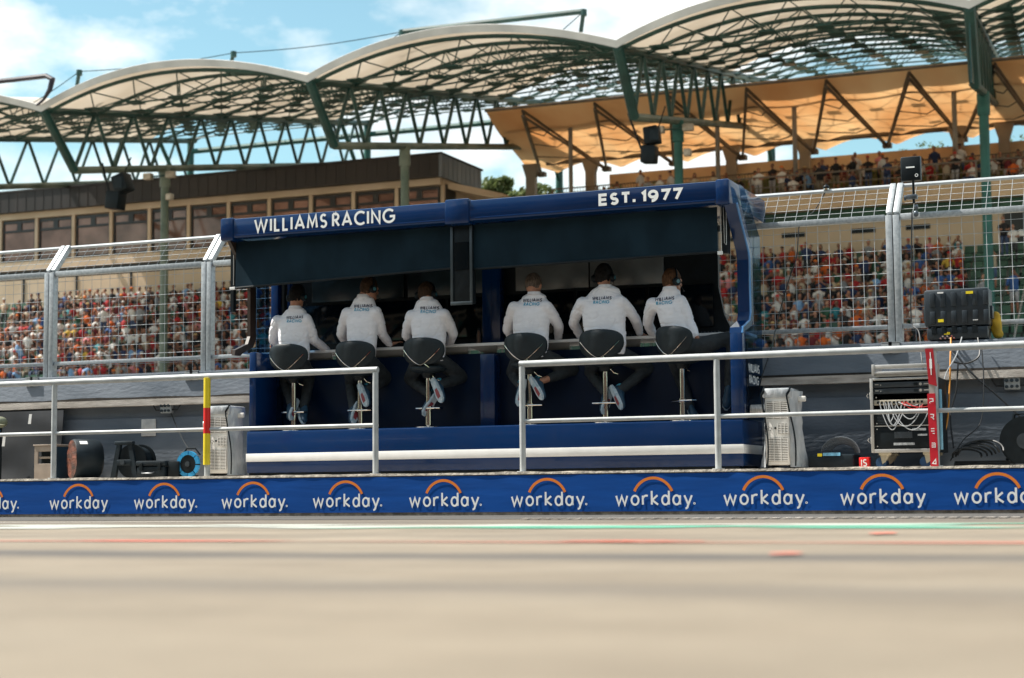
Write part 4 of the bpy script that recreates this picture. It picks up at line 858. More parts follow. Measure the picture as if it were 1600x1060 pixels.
for zz in (.70, 1.13):
    b = MB(); b.box((x0 - .022, Y + .06, zz - .035), (x0 - .001, Y + .12, zz + .035), .006); b.tube([(x0 - .03, Y + .05, zz - .02), (x0 - .045, Y + .05, zz), (x0 - .03, Y + .05, zz + .02)], .005, 6); b.build('latch', ALU, t, smooth=30)
b = MB(); b.box((x0 + .04, Y - .01, 1.385), (x1 - .05, Y + .02, 1.425), .006); b.box((x0 + .04, Y - .01, 1.335), (x1 - .05, Y + .02, 1.36), .006); b.box((x0 + .02, Y - .015, 1.325), (x0 + .05, Y + .4, 1.43), .006); b.box((x1 - .07, Y - .02, 1.295), (x1 - .035, Y + .4, 1.44), .006); b.box((x0 + .05, Y + .02, 1.31), (x1 - .07, Y + .4, 1.335), .002)
b.build('lid_frame', ALU, t, smooth=30)

t = thing('hard_case', 'big black ribbed hard case with yellow stickers standing on the pit wall', 'case', (-2.50, 17.9, 1.716))
DK = mat('case_black', (.014, .022, .030), .38, 0, .15, 6)
xa, xb, za, zb = -2.825, -2.185, 1.716, 2.225; b = MB(); b.box((xa, 17.74, za + .13), (xb, 18.02, zb), .03); b.build('lid', DK, t, smooth=30)
b = MB(); b.box((xa + .02, 17.75, za), (xb - .02, 18.01, za + .125), .02); b.build('tray', DK, t, smooth=30)
b = MB()
for k in range(6): X = xa + .06 + k * .105; b.box((X, 17.728, za + .16), (X + .052, 17.742, za + .285), .006); b.box((X, 17.728, za + .33), (X + .052, 17.742, zb - .035), .006)
b.build('rib', DK, t, smooth=30)
b = MB(); b.box((xb - .22, 17.722, zb - .062), (xb - .15, 17.7275, zb - .035)); b.box((xa + .14, 17.722, za + .175), (xa + .195, 17.7275, za + .205)); b.box((xa + .19, 17.742, za + .05), (xa + .25, 17.749, za + .075)); b.build('yellow_sticker', YEL, t, smooth=0)
b = MB(); b.box((xa + .14, 17.722, zb - .045), (xa + .20, 17.7275, zb - .03)); b.box((xb - .16, 17.722, za + .18), (xb - .11, 17.7275, za + .187)); b.build('white_sticker', WHITE, t, smooth=0)
b = MB(); b.box((xa - .02, 17.82, za + .20), (xa + .004, 17.94, za + .33), .006); b.box((xb - .004, 17.82, za + .20), (xb + .022, 17.94, za + .33), .006); b.build('handle', DK, t, smooth=30)
for k in range(5): MB().box((xa + .07 + k * .10, 17.738, za + .06), (xa + .12 + k * .10, 17.752, za + .13), .004).build('latch', BLACK, t, smooth=0)
b = MB()
for k in range(7): b.disc((xa + .16 + k * .022, 17.745, za + .012 + .02 * (k % 2)), (0, -1, 0), .008, .03, 8)
b.build('connector', mat('connector_mix', (.35, .05, .05), .4, 0, .3, 40, c2=(.5, .5, .5)), t)
def cable(pts, r, m_, label):
    p = [Vector(P(*q)) if abs(q[0]) > 40 else Vector(q) for q in pts]; o = []
    for i in range(len(p) - 1):                         # Catmull-Rom through the points
        a, b_, c, d = p[max(i - 1, 0)], p[i], p[i + 1], p[min(i + 2, len(p) - 1)]
        for k in range(8):
            f = k / 8; o.append(.5 * ((2 * b_) + (c - a) * f + (2 * a - 5 * b_ + 4 * c - d) * f * f + (3 * b_ - a - 3 * c + d) * f ** 3))
    o.append(p[-1]); return tag(MB().tube(o, r, 6).build('cable', m_), label, 'cable')
cable([(1486, 528, 17.72), (1485, 560, 17.58), (1484, 600, 17.5), (1480, 660, 17.4), (1470, 690, 17.3)], .009, OCORD, 'orange cable hanging from the big black case')
cable([(1503, 527, 17.72), (1494, 556, 17.56), (1478, 585, 17.5), (1470, 620, 17.45)], .006, GCORD, 'thin pale cable beside the orange one under the black case')
cable([(1486, 545, 17.6), (1520, 585, 17.52), (1560, 620, 17.52), (1605, 662, 17.5)], .010, CORDM, 'thick black cable slanting down to the right edge')
cable([(1528, 528, 17.72), (1530, 556, 17.6), (1510, 568, 17.55), (1490, 566, 17.55)], .009, CORDM, 'black cable looped under the right side of the black case')
cable([(1534, 545, 17.6), (1537, 600, 17.5), (1532, 660, 17.4), (1505, 688, 17.3), (1485, 720, 17.2)], .006, CORDM, 'thin black cable drooping from the case to the kerb')
cable([(1497, 566, 17.6), (1494, 610, 17.55), (1485, 650, 17.5), (1490, 700, 17.3)], .008, CORDM, 'black cable dropping straight down behind the orange one')
cable([(1290, 300, 18.4), (1272, 330, 18.35), (1250, 350, 18.1), (1245, 400, 18.05), (1232, 440, 18.02), (1215, 500, 18.0), (1205, 545, 17.72), (1190, 590, 17.6), (1185, 620, 17.58)], .006, CORDM, 'thin black cable running down from the microphone on the fence')
cable([(1425, 330, 18.05), (1424, 420, 18.04), (1424, 500, 18.04), (1436, 520, 17.9), (1440, 560, 17.6), (1447, 600, 17.5)], .007, CORDM, 'black cable running down the fence from the flat box antenna')
random.seed(5)
b = MB()
for k in range(6):
    cx, rr = -2.36 + k * .03, .12 + .013 * k
    b.tube([(cx + rr * math.cos(a) * 1.1, 17.12 + .10 * math.sin(a * 2 + k), .53 + rr * .6 * abs(math.sin(a)) + .01 * k) for a in [math.pi * i / 16 for i in range(17)]], .010, 6)
tag(b.build('cable_coil', CORDM), 'loose black cable coil on the kerb right of the rack', 'cable coil')
b = MB()
for k in range(7): b.tube([(-2.5 + .2 * i, 17.2 + .04 * k + .05 * noise.noise(Vector((i * .5, k, 0))), .447 + .018 * (k % 3) + .012 * noise.noise(Vector((i, k, 3)))) for i in range(14)], .012, 6)
tag(b.build('cable_bundle', CORDM), 'bundle of black cables lying along the foot of the wall', 'cable bundle')
t = thing('cable_reel', 'dark cable reel partly cut by the right edge of the picture', 'cable reel', (-1.86, 17.3, KZ)); b = MB(); c = Vector((-1.83, 17.2, KZ + .24))
b.disc(c, YV, .235, .03, 32); b.disc(c + YV * .17, YV, .235, .03, 32); b.build('flange', BLACK, t); MB().disc(c + YV * .03, YV, .18, .14, 28).build('drum', DARK, t)
b = MB(); b.disc(c - YV * .02, YV, .075, .02, 24); b.disc(c - YV * .03, YV, .028, .02, 16); b.build('hub', RK, t); b = MB(); b.tube([(-2.02, 17.3, KZ), (-1.93, 17.3, KZ + .5), (-1.72, 17.3, KZ + .5), (-1.62, 17.3, KZ)], .016, 8); b.build('stand', BLACK, t)
# dark case with a coil and the small red box
t = thing('cable_box', 'low dark box with a coil of grey cable on top', 'cable box', (-3.62, 17.2, KZ)); MB().box((-3.87, 17.0, KZ), (-3.42, 17.35, KZ + .14), .02).build('box_body', DARK, t, smooth=30)
b = MB(); b.box((-3.72, 16.992, KZ + .125), (-3.55, 17.01, KZ + .155)); b.build('label', mat('label_blue', (.16, .42, .62), .5, 0, .3, 30), t, smooth=0); MB().box((-3.775, 16.99, KZ + .12), (-3.73, 17.012, KZ + .15), .003).build('connector', YEL, t, smooth=0)
b = MB()
for k in range(7): b.tube([(-3.60 + (.19 - .012 * k) * math.cos(a) + .03, 17.1 + .02 * k, KZ + .15 + (.16 - .010 * k) * math.sin(a)) for a in [math.pi * i / 18 for i in range(19)]], .006, 6)
b.build('coil', mat('cable_slate', (.13, .15, .17), .5, 0, .2, 9), t)
t = thing('red_box', 'small red box lettered in white left of the rack casters', 'red box', (-3.31, 17.0, KZ)); MB().box((-3.365, 16.97, KZ), (-3.265, 17.05, KZ + .105), .006).build('box_body', RED, t, smooth=30)
b = MB(); ribbon(b, [(0, 0), (0, .06)], .010, Vector((-3.34, 16.9685, KZ + .022)), XV, ZV, -YV, 0); text(b, 'S', Vector((-3.322, 16.9685, KZ + .022)), XV, ZV, .06, .18, .2); b.build('lettering', LETTER, t, smooth=0)
# left of the booth
t = thing('tool_box', 'beige drawer box with a dark blue side, left of the brown drum', 'tool box', (-13.02, 17.3, KZ)); TB = mat('box_beige', (.30, .245, .20), .6, 0, .12, 6); x0, x1, z1 = -13.24, -12.93, .835
MB().box((x0, 17.13, KZ), (x1, 17.145, KZ + .19), .004).box((x0, 17.13, KZ + .335), (x1, 17.145, z1), .004).box((x0, 17.13, KZ + .19), (x0 + .05, 17.145, KZ + .335)).box((x1 - .02, 17.13, KZ + .19), (x1, 17.145, KZ + .335)).build('front', TB, t, smooth=0)
MB().box((x0 + .05, 17.20, KZ + .19), (x1 - .02, 17.21, KZ + .335)).build('recess', BLACK, t, smooth=0); MB().box((x0 + .05, 17.15, KZ + .25), (x1 - .02, 17.2, KZ + .275), .003).build('shelf', TB, t, smooth=0)
MB().box((x1, 17.135, KZ), (x1 + .012, 17.6, z1 - .01), .003).box((x0, 17.5, KZ), (x1, 17.6, z1 - .02)).build('side', mat('box_navy', (.012, .035, .060), .5, 0, .2, 6), t, smooth=0); MB().box((x0 - .015, 17.12, z1), (x1 + .02, 17.6, z1 + .018), .004).build('lid', TB, t, smooth=30)
t = thing('covered_drum', 'round drum on its side in a creased brown and black cover', 'covered drum', (-12.5, 17.3, KZ)); ax = Vector((.62, .78, 0)).normalized(); c = Vector((-12.64, 17.05, KZ + .235)); a_ = Vector((-ax.y, ax.x, 0)); rings = []
for d, r in ((0, .225), (.02, .235), (.15, .238), (.30, .232), (.33, .20)): rings.append([c + ax * d + (a_ * math.cos(j * math.pi / 18) + ZV * math.sin(j * math.pi / 18)) * (r + .006 * noise.noise(Vector((j * .7, d * 9, 0)))) for j in range(36)])
b = MB(); b.loft(rings, cap=False); b.build('cover_side', DARK, t, smooth=50)
b = MB(); vs = [c - ax * .018]; 
for q in range(1, 9):
    for j in range(36): rr = .226 * q / 8; vs.append(c + (a_ * math.cos(j * math.pi / 18) + ZV * math.sin(j * math.pi / 18)) * rr - ax * (.018 * (1 - q / 8) + .014 * noise.noise(Vector((rr * 14 * math.cos(j * .17), rr * 14 * math.sin(j * .17), j * .02)))))
fs = [(0, 1 + j, 1 + (j + 1) % 36) for j in range(36)] + [(1 + q * 36 + j, 1 + q * 36 + (j + 1) % 36, 37 + q * 36 + (j + 1) % 36, 37 + q * 36 + j) for q in range(7) for j in range(36)]
b.add(vs, fs); b.build('cover_face', mat('brown_cover', (.045, .022, .016), .45, 0, .3, 7, bump=.8, bscale=16, c2=(.17, .055, .032), stretch=(1, 1, 2.4)), t, smooth=60)
MB().obox(c + ax * .10 + ZV * .19 - a_ * .138, ax, (ZV * -.6 + -a_ * .8), (ZV * .8 - a_ * .6), (.045, .03, .003)).build('paper_label', WHITE, t, smooth=0)
t = thing('cable_reel', 'black cable reel in an A shaped stand with a top handle', 'cable reel', (-11.9, 17.3, KZ)); b = MB(); X = -11.93
for sg in (-1, 1): b.prism([(X + sg * .19, 17.08, KZ), (X + sg * .12, 17.08, KZ), (X + sg * .05, 17.08, KZ + .40), (X + sg * .10, 17.08, KZ + .42)], (0, .04, 0))
b.box((X - .10, 17.075, KZ + .15), (X + .10, 17.12, KZ + .22), .01); b.box((X - .13, 17.07, KZ + .39), (X + .12, 17.13, KZ + .435), .012); b.build('stand', DARK, t, smooth=30)
b = MB(); b.disc((X + .05, 17.16, KZ + .20), YV, .20, .03, 30); b.disc((X + .05, 17.34, KZ + .20), YV, .20, .03, 30); b.build('flange', BLACK, t); MB().disc((X + .05, 17.19, KZ + .20), YV, .17, .15, 28).build('drum', DARK, t); MB().disc((X, 17.06, KZ + .185), (0, -1, 0), .03, .02, 14).build('hub', RK, t)
t = thing('equipment_case', 'low dark grey latched case between the two reels on the left', 'case', (-11.5, 17.2, KZ)); MB().box((-11.74, 17.06, KZ), (-11.36, 17.34, KZ + .135), .018).build('tray', DARK, t, smooth=30); MB().box((-11.755, 17.05, KZ + .14), (-11.345, 17.35, KZ + .20), .016).build('lid', DARK, t, smooth=30)
b = MB()
for dx in (.05, .30): b.box((-11.74 + dx, 17.035, KZ + .09), (-11.74 + dx + .04, 17.05, KZ + .175), .004)
b.build('latch', BLACK, t, smooth=0); MB().tube([(-11.65, 17.045, KZ + .07), (-11.64, 17.02, KZ + .055), (-11.50, 17.02, KZ + .055), (-11.49, 17.045, KZ + .07)], .009, 6).build('handle', RK, t)
tag(MB().box((-11.33, 17.08, KZ), (-11.18, 17.3, KZ + .19), .012).build('black_box', BLACK, smooth=30), 'plain black box between the latched case and the blue reel', 'box')
t = thing('cable_reel', 'small cable reel with a bright blue rim beside the left air conditioner', 'cable reel', (-11.06, 17.2, KZ)); c = Vector((-11.075, 17.10, KZ + .155)); b = MB()
for k in range(8):
    a0 = k * math.pi / 4; b.m = 0; rg = []
    for i in range(6):
        a = a0 + (math.pi / 4 - .10) * i / 5; rg.append([c + Vector((math.cos(a) * r, y, math.sin(a) * r)) for r, y in ((.105, 0), (.15, 0), (.15, .03), (.105, .03))])
    b.loft(rg)
b.build('rim', mat('reel_blue', (.02, .26, .52), .45, 0, .15, 9), t, smooth=20); MB().disc(c + YV * .005, YV, .103, .10, 28).build('drum', BLACK, t); b = MB(); b.disc(c - YV * .012, YV, .03, .015, 14); b.build('hub', RK, t); MB().box((-11.13, 17.12, KZ), (-11.02, 17.24, KZ + .03)).tube([(-11.2, 17.17, KZ + .26), (-11.13, 17.17, KZ + .335), (-11.02, 17.17, KZ + .335), (-10.95, 17.17, KZ + .26)], .010, 6).build('stand', BLACK, t)
t = thing('dark_cover', 'black fabric cover draped on equipment along the wall at the far left', 'cover', (-13.9, 17.45, KZ)); b = MB()
b.grid(30, 14, lambda u, v: Vector((-16.2 + 3.02 * u + .03 * noise.noise(Vector((v * 2, u * 5, 8))), 17.50 + .10 * v + .03 * noise.noise(Vector((u * 9, v * 3, 0))), KZ + .85 * v)), (0, .015, 0)); b.build('fabric', mat('cover_black', (.006, .009, .014), .7, 0, .3, 3), t, smooth=60)
b = MB()
for q in ((46, 655, 17.48), (5, 690, 17.44)):
    p = P(*q); b.prism([p + Vector((-.02, 0, -.06)), p + Vector((.02, 0, -.06)), p + Vector((.035, 0, .06)), p + Vector((-.005, 0, .06))], (0, .004, 0))
b.build('white_tag', WHITE, t, smooth=0)
t = thing('helmet', 'olive helmet with a blue strap in front of the black cover at the left edge', 'helmet', P(0, 672, 17.3)); p = P(0, 660, 17.3); b = MB(); b.ell(p, (.085, .10, .07), 16, 10); b.build('shell', mat('olive_green', (.20, .21, .14), .5, 0, .2, 9), t); MB().ell(p + Vector((.02, -.05, -.035)), (.085, .08, .012), 16, 6).build('peak', mat('olive_green', (0, 0, 0)), t); MB().tube([p + Vector((.03, -.09, -.05)), p + Vector((.04, -.08, -.11)), p + Vector((.0, -.07, -.15))], .022, 8).build('strap', mat('strap_blue', (.02, .28, .6), .5, 0, .1, 9), t)
MB().tube([(p.x - .02, p.y + .04, KZ), p + Vector((-.02, .04, -.04))], .018, 8).build('stand', BLACK, t)
t = thing('yellow_bag', 'yellow cloth bag hanging on the fence right of the big black case', 'bag', P(1557, 505, 18.02)); p = P(1557, 522, 18.0); b = MB(); b.ell(p + ZV * .10, (.062, .04, .13), 14, 10); b.ell(p + ZV * .0 + XV * .02, (.055, .04, .05), 12, 8); o = b.build('bag_body', mat('bag_yellow', (.62, .38, .03), .7, 0, .2, 12), t); remesh(o, .012, 3, .5, lambda c: .01 * noise.noise(Vector((c.x * 22, c.y * 22, c.z * 14)))); MB().ell(p + Vector((.05, -.02, -.075)), (.06, .03, .022), 10, 6).build('blue_pouch', mat('pouch_blue', (.10, .26, .55), .7, 0, .2, 12), t)
# antenna box and microphone on the fence
t = thing('antenna_box', 'flat black box with a grey rim on a clamp above the fence post', 'antenna', P(1425, 300, 18.0)); c = P(1423, 264, 18.0); b = MB(); b.box((c.x - .10, 17.98, c.z - .125), (c.x + .10, 18.04, c.z + .125), .014); b.build('box_body', BLACK, t, smooth=30); b = MB(); b.box((c.x - .104, 18.0, c.z - .128), (c.x + .104, 18.045, c.z + .129), .012); b.build('rim', mat('dark_grey_metal', (0, 0, 0)), t, smooth=30)
b = MB(); b.box((c.x - .045, 17.977, c.z + .005), (c.x + .042, 17.9795, c.z + .02)); ribbon(b, loop(0, 0, .014, .014), .006, Vector((c.x + .06, 17.978, c.z - .075)), XV, ZV, -YV, 0); b.build('marking', LETTER, t, smooth=0)
b = MB(); b.tube([(c.x + .02, 18.01, c.z - .12), (c.x + .02, 18.01, c.z - .36)], .013, 8); b.build('rod', BLACK, t); b = MB(); b.box((c.x - .05, 17.97, c.z - .32), (c.x + .06, 18.05, c.z - .27), .01); b.disc((c.x - .055, 18.0, c.z - .30), (-1, 0, 0), .028, .02, 12); b.ell((c.x + .045, 18.0, c.z - .40), (.022, .022, .03), 10, 8); b.ell((c.x + .04, 18.0, c.z - .47), (.028, .03, .035), 10, 8); b.build('clamp', mat('clamp_grey', (.10, .12, .14), .3, .5, .3, 20), t)
t = thing('microphone', 'small black dome microphone clipped on the fence top rail', 'microphone', P(1291, 300, 18.39)); p = P(1291, 293, 18.39); b = MB(); b.ell(p, (.035, .035, .026), 12, 8); b.tube([p, p + ZV * .035], [.016, .008], 8); b.build('dome', BLACK, t); MB().disc(p - ZV * .03, ZV, .03, .016, 14).build('base', CHROME, t)

# ------------------------------------------------------------------ grandstand roof
DT = ray(1637, 235).normalized(); VY = 58.7; VX = [-57.9, -45.2, -32.63, -19.97, -7.55, 4.95]; VZ = 16.33; LEN = 37.0; S0, DEP = 2.5, 2.55
Vv = [Vector((x, VY, VZ)) for x in VX]
def vault(i, wq, s, rise=1.18): return (Vv[i] + DT * s).lerp(Vv[i + 1] + DT * s, wq) + ZV * (rise * 4 * wq * (1 - wq) * (1 + .25 * (.5 - wq)))
blab = ['leftmost vault of the grandstand roof, cut by the picture edge', 'second roof vault from the left, above the brown topped building', 'middle roof vault, under the long thin bar', 'large roof vault above the right end of the booth', 'rightmost roof vault, cut by the picture edge']
ML = [31, 31, 25, 23.5, 23.5]
for i in range(5):
    t = thing('roof_vault', blab[i], 'roof canopy', Vv[i].lerp(Vv[i + 1], .5), 'vaults of the grandstand roof')
    b = MB(); b.grid(24, 16, lambda u, v: vault(i, u, -.15 + (ML[i] + .3) * v) + ZV * (.10 - .05 * math.sin(v * 34) ** 2), (0, 0, .02)); b.build('membrane', MEMB, t, smooth=60)
    b = MB(); b.grid(28, 1, lambda u, v: vault(i, u, -.16 - .10 * v) + ZV * (-.06 + .28 * v + .05 * math.sin(math.pi * u)), (0, .03, .02)); b.build('edge_band', EDGE, t, smooth=60)
    nr = 9; NB = 6; node = lambda j, k: vault(i, k / NB, .4 + (LEN - .8) * j / nr, 1.10) - ZV * .06
    low = lambda j, k: vault(i, (k + .5) / NB, .4 + (LEN - .8) * (j + .5) / nr, .62) - ZV * (.42 * math.sin(math.pi * (k + .5) / NB) + .10)
    for j in range(nr + 1): MB().tube([vault(i, q / 18, .4 + (LEN - .8) * j / nr, 1.10) - ZV * .06 for q in range(19)], .085, 6).build('rib', GREEN, t)
    b = MB()
    for j in range(nr):
        for k in range(NB):
            c = low(j, k)
            for a in ((j, k), (j, k + 1), (j + 1, k), (j + 1, k + 1)): b.tube([c, node(*a)], .028, 4)
            if k < NB - 1: b.tube([c, low(j, k + 1)], .042, 4)
            b.box(c - Vector((.30, .30, .03)), c + Vector((.30, .30, .03)))
    b.build('space_frame', GREEN, t)
tl = ['leftmost cantilever truss under the roof, cut by the picture edge', 'green roof truss whose front foot stands above the hanging speakers on the left', 'green roof truss ending above the left part of the blue booth', 'green roof truss above the right part of the booth, carrying speakers', 'green roof truss at the far right, seen nearly end on', 'green roof truss beyond the right edge']
for i, v in enumerate(Vv):
    t = thing('roof_truss', tl[i], 'roof truss', v, 'cantilever trusses of the grandstand roof'); bot = lambda s: v + DT * s - ZV * DEP
    MB().tube([v + DT * -.1, v + DT * LEN], .17, 8).build('top_chord', GREEN, t); MB().tube([bot(S0), bot(LEN - 1)], .16, 8).build('bottom_chord', POLE if i < 4 else GREEN, t); MB().tube([v + ZV * .05, bot(S0)], .20, 8).build('front_strut', GREEN, t)
    b = MB(); n = 10; st_ = (LEN - 1 - S0) / n
    for k in range(n):
        b.tube([bot(S0 + k * st_), v + DT * (S0 + (k + .5) * st_)], .085, 6); b.tube([v + DT * (S0 + (k + .5) * st_), bot(S0 + (k + 1) * st_)], .085, 6)
    b.build('web', GREEN, t)
    if i == 4: 
        b = MB(); q = Vector((-DT.y, DT.x, 0)).normalized() * .05; b.prism([v + DT * .3, v + DT * LEN, bot(LEN), bot(S0 - 2.2)], q); 
        b.build('side_panel', GREEN, t, smooth=0)
POLES = [(-55.5, 68.3), (-42.85 - .9, 68.3), (-31.3 - .9, 68.3), (-19.5 - 1.0, 68.3), (-7.9 - .45, 68.3)]
pl = ['pale green roof column left of the picture', 'pale green roof column with small floodlights left of the booth', 'pale green roof column rising behind the left half of the booth', 'dark green roof column rising behind the right half of the booth', 'dark green roof column behind the big black case at the right']
for i in range(1, 5):
    v = Vv[i] + DT * 10.6; t = thing('roof_column', pl[i], 'column', (v.x, v.y, 0), 'columns carrying the grandstand roof'); ztop = v.z - DEP
    MB().tube([(v.x, v.y, 0), (v.x, v.y, ztop)], .19, 12).build('shaft', POLE if i < 3 else GREENL, t); MB().tube([(v.x, v.y, ztop - .9), (v.x, v.y, ztop)], .25, 12).build('collar', POLE if i < 3 else GREENL, t)
    if i in (1, 3):
        b = MB()
        for dx in (-.7, .55): b.box((v.x + dx - .22, v.y - .5, ztop - .55), (v.x + dx + .22, v.y - .2, ztop - .25), .04)
        b.box((v.x + .35, v.y - .5, ztop - 1.6), (v.x + .65, v.y - .2, ztop - 1.3), .04); b.build('floodlight', mat('lamp_housing', (.45, .40, .34), .4, .2, .2, 9), t)
        MB().tube([(v.x - .7, v.y - .3, ztop - .4), (v.x + .6, v.y - .3, ztop - .4)], .04, 6).build('bracket', GREEN, t)
for i in range(0, 4):
    e = Vv[i] + DT * (LEN - .6); t = thing('rear_column', ['green rear column at the far left behind the roof', 'green rear column behind the second roof truss', 'green rear column near the right end of the brown topped building', 'green rear column hidden behind the orange canopy'][i], 'column', (e.x, e.y, 0), 'rear columns of the grandstand roof')
    MB().tube([(e.x, e.y, 0), (e.x, e.y, e.z)], .22, 10).build('shaft', GREENL, t); MB().tube([(e.x, e.y, e.z - 4.6), e - DT * 4 - ZV * .2], .13, 8).build('brace', GREENL, t)
    if i < 3:
        e2 = Vv[i + 1] + DT * (LEN - .6); tag(MB().tube([e - ZV * .7, e2 - ZV * .7], .17, 8).build('rear_beam', GREENL), ['pale green tie beam between the rear columns at the far left', 'pale green tie beam between the rear columns above the brown fascia', 'pale green tie beam running to the orange canopy'][i], 'beam', 'tie beams between the rear columns')
# masts, the long bar and cables above the roof
ml = ['short green mast on the roof valley at the far left', 'short green mast on top of the second roof vault', 'green mast at the left end of the long bar', 'green mast at the right end of the long bar']
MT = []
for (x, yt, yb), lab in zip(((120, 112, 146), (361, 83, 104), (624, 50, 70), (908, 18, 62)), ml):
    a, c = P(x + 4, yt, 62), P(x - 4, yb + 14, 62.5); t = thing('roof_mast', lab, 'mast', c, 'masts on the grandstand roof'); MB().tube([c, a], .085, 8).build('shaft', GREEN, t); MB().tube([a - ZV * .18, a + ZV * .06], .13, 8).build('tip', GREEN, t); MT.append(a)
tag(MB().tube([MT[2], MT[3]], .11, 8).build('roof_bar', GREEN), 'long thin green bar spanning two masts above the middle roof vault', 'bar')
for a, c, lab in ((MT[0], MT[1], 'thin cable strung between the two left roof masts'), (MT[1], MT[2], 'thin cable strung from the second mast to the long bar'), (MT[0], P(40, 168, 59.5), 'thin stay cable from the far left mast down to the roof'), (MT[3], P(850, 70, 61), 'thin stay cable from the right mast down to the roof'), (MT[2], P(560, 92, 61), 'thin stay cable left of the long bar')):
    tag(MB().tube([a.lerp(c, k / 8) - ZV * (.5 * math.sin(math.pi * k / 8) * (a - c).length / 14 * .5) for k in range(9)], .018, 6).build('stay_cable', mat('stay_dark', (.03, .05, .05), .95, 0, .1, 5, spec=.05)), lab, 'cable')
t = thing('boom_arm', 'dark bent arm reaching in from the left edge in front of the roof', 'boom arm', P(60, 170, 58.0)); pts = [P(*q) for q in ((-60, 133, 58.0), (20, 125, 58.0), (72, 119, 58.0), (82, 124, 58.0), (78, 140, 58.0), (68, 156, 58.2), (52, 170, 58.7))]; MB().tube(pts, [.11, .11, .11, .13, .11, .06, .05], 8).build('arm', mat('arm_dark', (.02, .018, .035), .4, 0, .2, 5), t); MB().tube([P(-60, 133, 58.0), P(-60, 260, 58.0)], .16, 8).build('post', mat('arm_dark', (0, 0, 0)), t)  # dark boom arm at the roof edge, carries no lamp
def speakers(x, y, lab, s=1.0, off=((.22, .0, .3), (-.05, -.75, -.12))):
    t = thing('loudspeaker', lab, 'loudspeaker', P(x, y, 63), 'loudspeakers hung under the roof trusses'); c = P(x, y, 63); b = MB()
    for k, (dx, dz, a) in enumerate(off):
        ux = Vector((math.cos(a), 0, math.sin(a))); uz = Vector((-math.sin(a), 0, math.cos(a))); b.obox(c + Vector((dx * s * 1.4, 0, dz * s)), ux, YV, uz, (.36 * s, .35 * s, .42 * s), .06)
    b.build('cabinet', BLACK, t, smooth=30)
    b = MB(); b.obox(c + Vector((.31 * s, -.36, .0)), XV, YV, ZV, (.22 * s, .02, .26 * s)); b.build('grille', DARK, t, smooth=0); MB().tube([c + Vector((-.3, 0, -.7)), c + Vector((-1.0, .3, 1.05))], .045, 6).tube([c + Vector((.3, 0, .3)), c + Vector((.5, .3, 1.2))], .03, 6).build('strap', BLACK, t)
speakers(183, 288, 'pair of black loudspeakers hung from the left roof truss', .95); speakers(1017, 214, 'pair of black loudspeakers hung above the right part of the booth', .8, ((.05, .05, .10), (-.06, -.86, -.08)))
# ------------------------------------------------------------------ the stand: tiers, hospitality building, terrace, rear canopy
ROWS = 13
def rowY(k): return 69.6 + .80 * k
def rowZ(k): return 5.12 + .475 * k            # height of the seat tops
t = thing('grandstand', 'long concrete grandstand tier with green seats facing the pit wall', 'grandstand', (-32, 75, 0)); stand = t
b = MB(); prof = [(69.0, 0), (69.0, rowZ(0) - .45)]
for k in range(ROWS): prof += [(rowY(k) + .42, rowZ(k) - .45), (rowY(k) + .42, rowZ(k) - .01)]
prof += [(80.0, rowZ(ROWS - 1) - .01), (80.0, 0)]
b.prism([(-80, y, z) for y, z in prof], (92, 0, 0)); b.build('steps', STANDC, t, smooth=0)
b = MB(); b.box((-80, 68.85, 0), (12, 68.99, 5.35)); b.build('front_wall', BEIGE, t, smooth=0)
b = MB()
for k in range(ROWS):
    for i in range(int(92 / .54)):
        X = -79.9 + i * .54
        y, z = rowY(k), rowZ(k); b.box((X, y - .1, z - .03), (X + .44, y + .27, z), ); b.add([(X, y + .27, z), (X + .44, y + .27, z), (X + .44, y + .33, z + .36), (X, y + .33, z + .36)], [(0, 1, 2, 3)])
tag(b.build('seat_rows', SEATG, t, smooth=0), kind='stuff')
b = MB(); b.box((-80, 80.002, 9.5), (-34, 80.3, 12.55)); b.build('back_wall', BEIGE, t, smooth=0); b = MB(); b.box((-33.9, 80.4, 9.5), (-9.2, 80.7, 12.84)); b.build('back_wall', BEIGE, t, smooth=0)
for X in (-26.5, -22.2, -19.3, -16.0, -13.5): MB().box((X, 80.36, 12.2), (X + 1.1, 80.395, 12.42)).build('wall_slot', DARK, t, smooth=0)
for X in (-70, -66.4, -62.8, -59.2, -55.6): MB().box((X, 79.96, 11.0), (X + .12, 80.0, 12.6)).build('wall_joint', DARK, t, smooth=0)

bl_ = 'long hospitality building with dark brown fascia and a row of reflecting windows'
t = thing('hospitality_building', bl_, 'building', (-58, 82, 12.6))
X0, X1 = -80.0, -36.85
b = MB(); b.box((X0, 80.55, 12.6), (X1 - .3, 85, 17.5)); b.build('wall', BEIGE, t, smooth=0)
b = MB(); b.box((X0, 80.22, 13.16), (X1 - .1, 80.55, 13.66)); b.build('spandrel', BEIGE, t, smooth=0)
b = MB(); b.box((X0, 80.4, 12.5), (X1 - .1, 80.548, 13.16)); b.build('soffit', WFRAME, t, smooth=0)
b = MB(); b.box((X0, 80.20, 16.10), (X1 - .1, 80.55, 16.452)); b.build('header', BEIGE, t, smooth=0)
b = MB(); b.box((X0, 79.85, 16.45), (X1 - .02, 80.3, 17.62)); [b.box((X0 + k * .6, 79.835, 16.46), (X0 + k * .6 + .025, 79.8502, 17.61)) for k in range(72)]; fas = b.build('fascia', FASC, t, smooth=0)
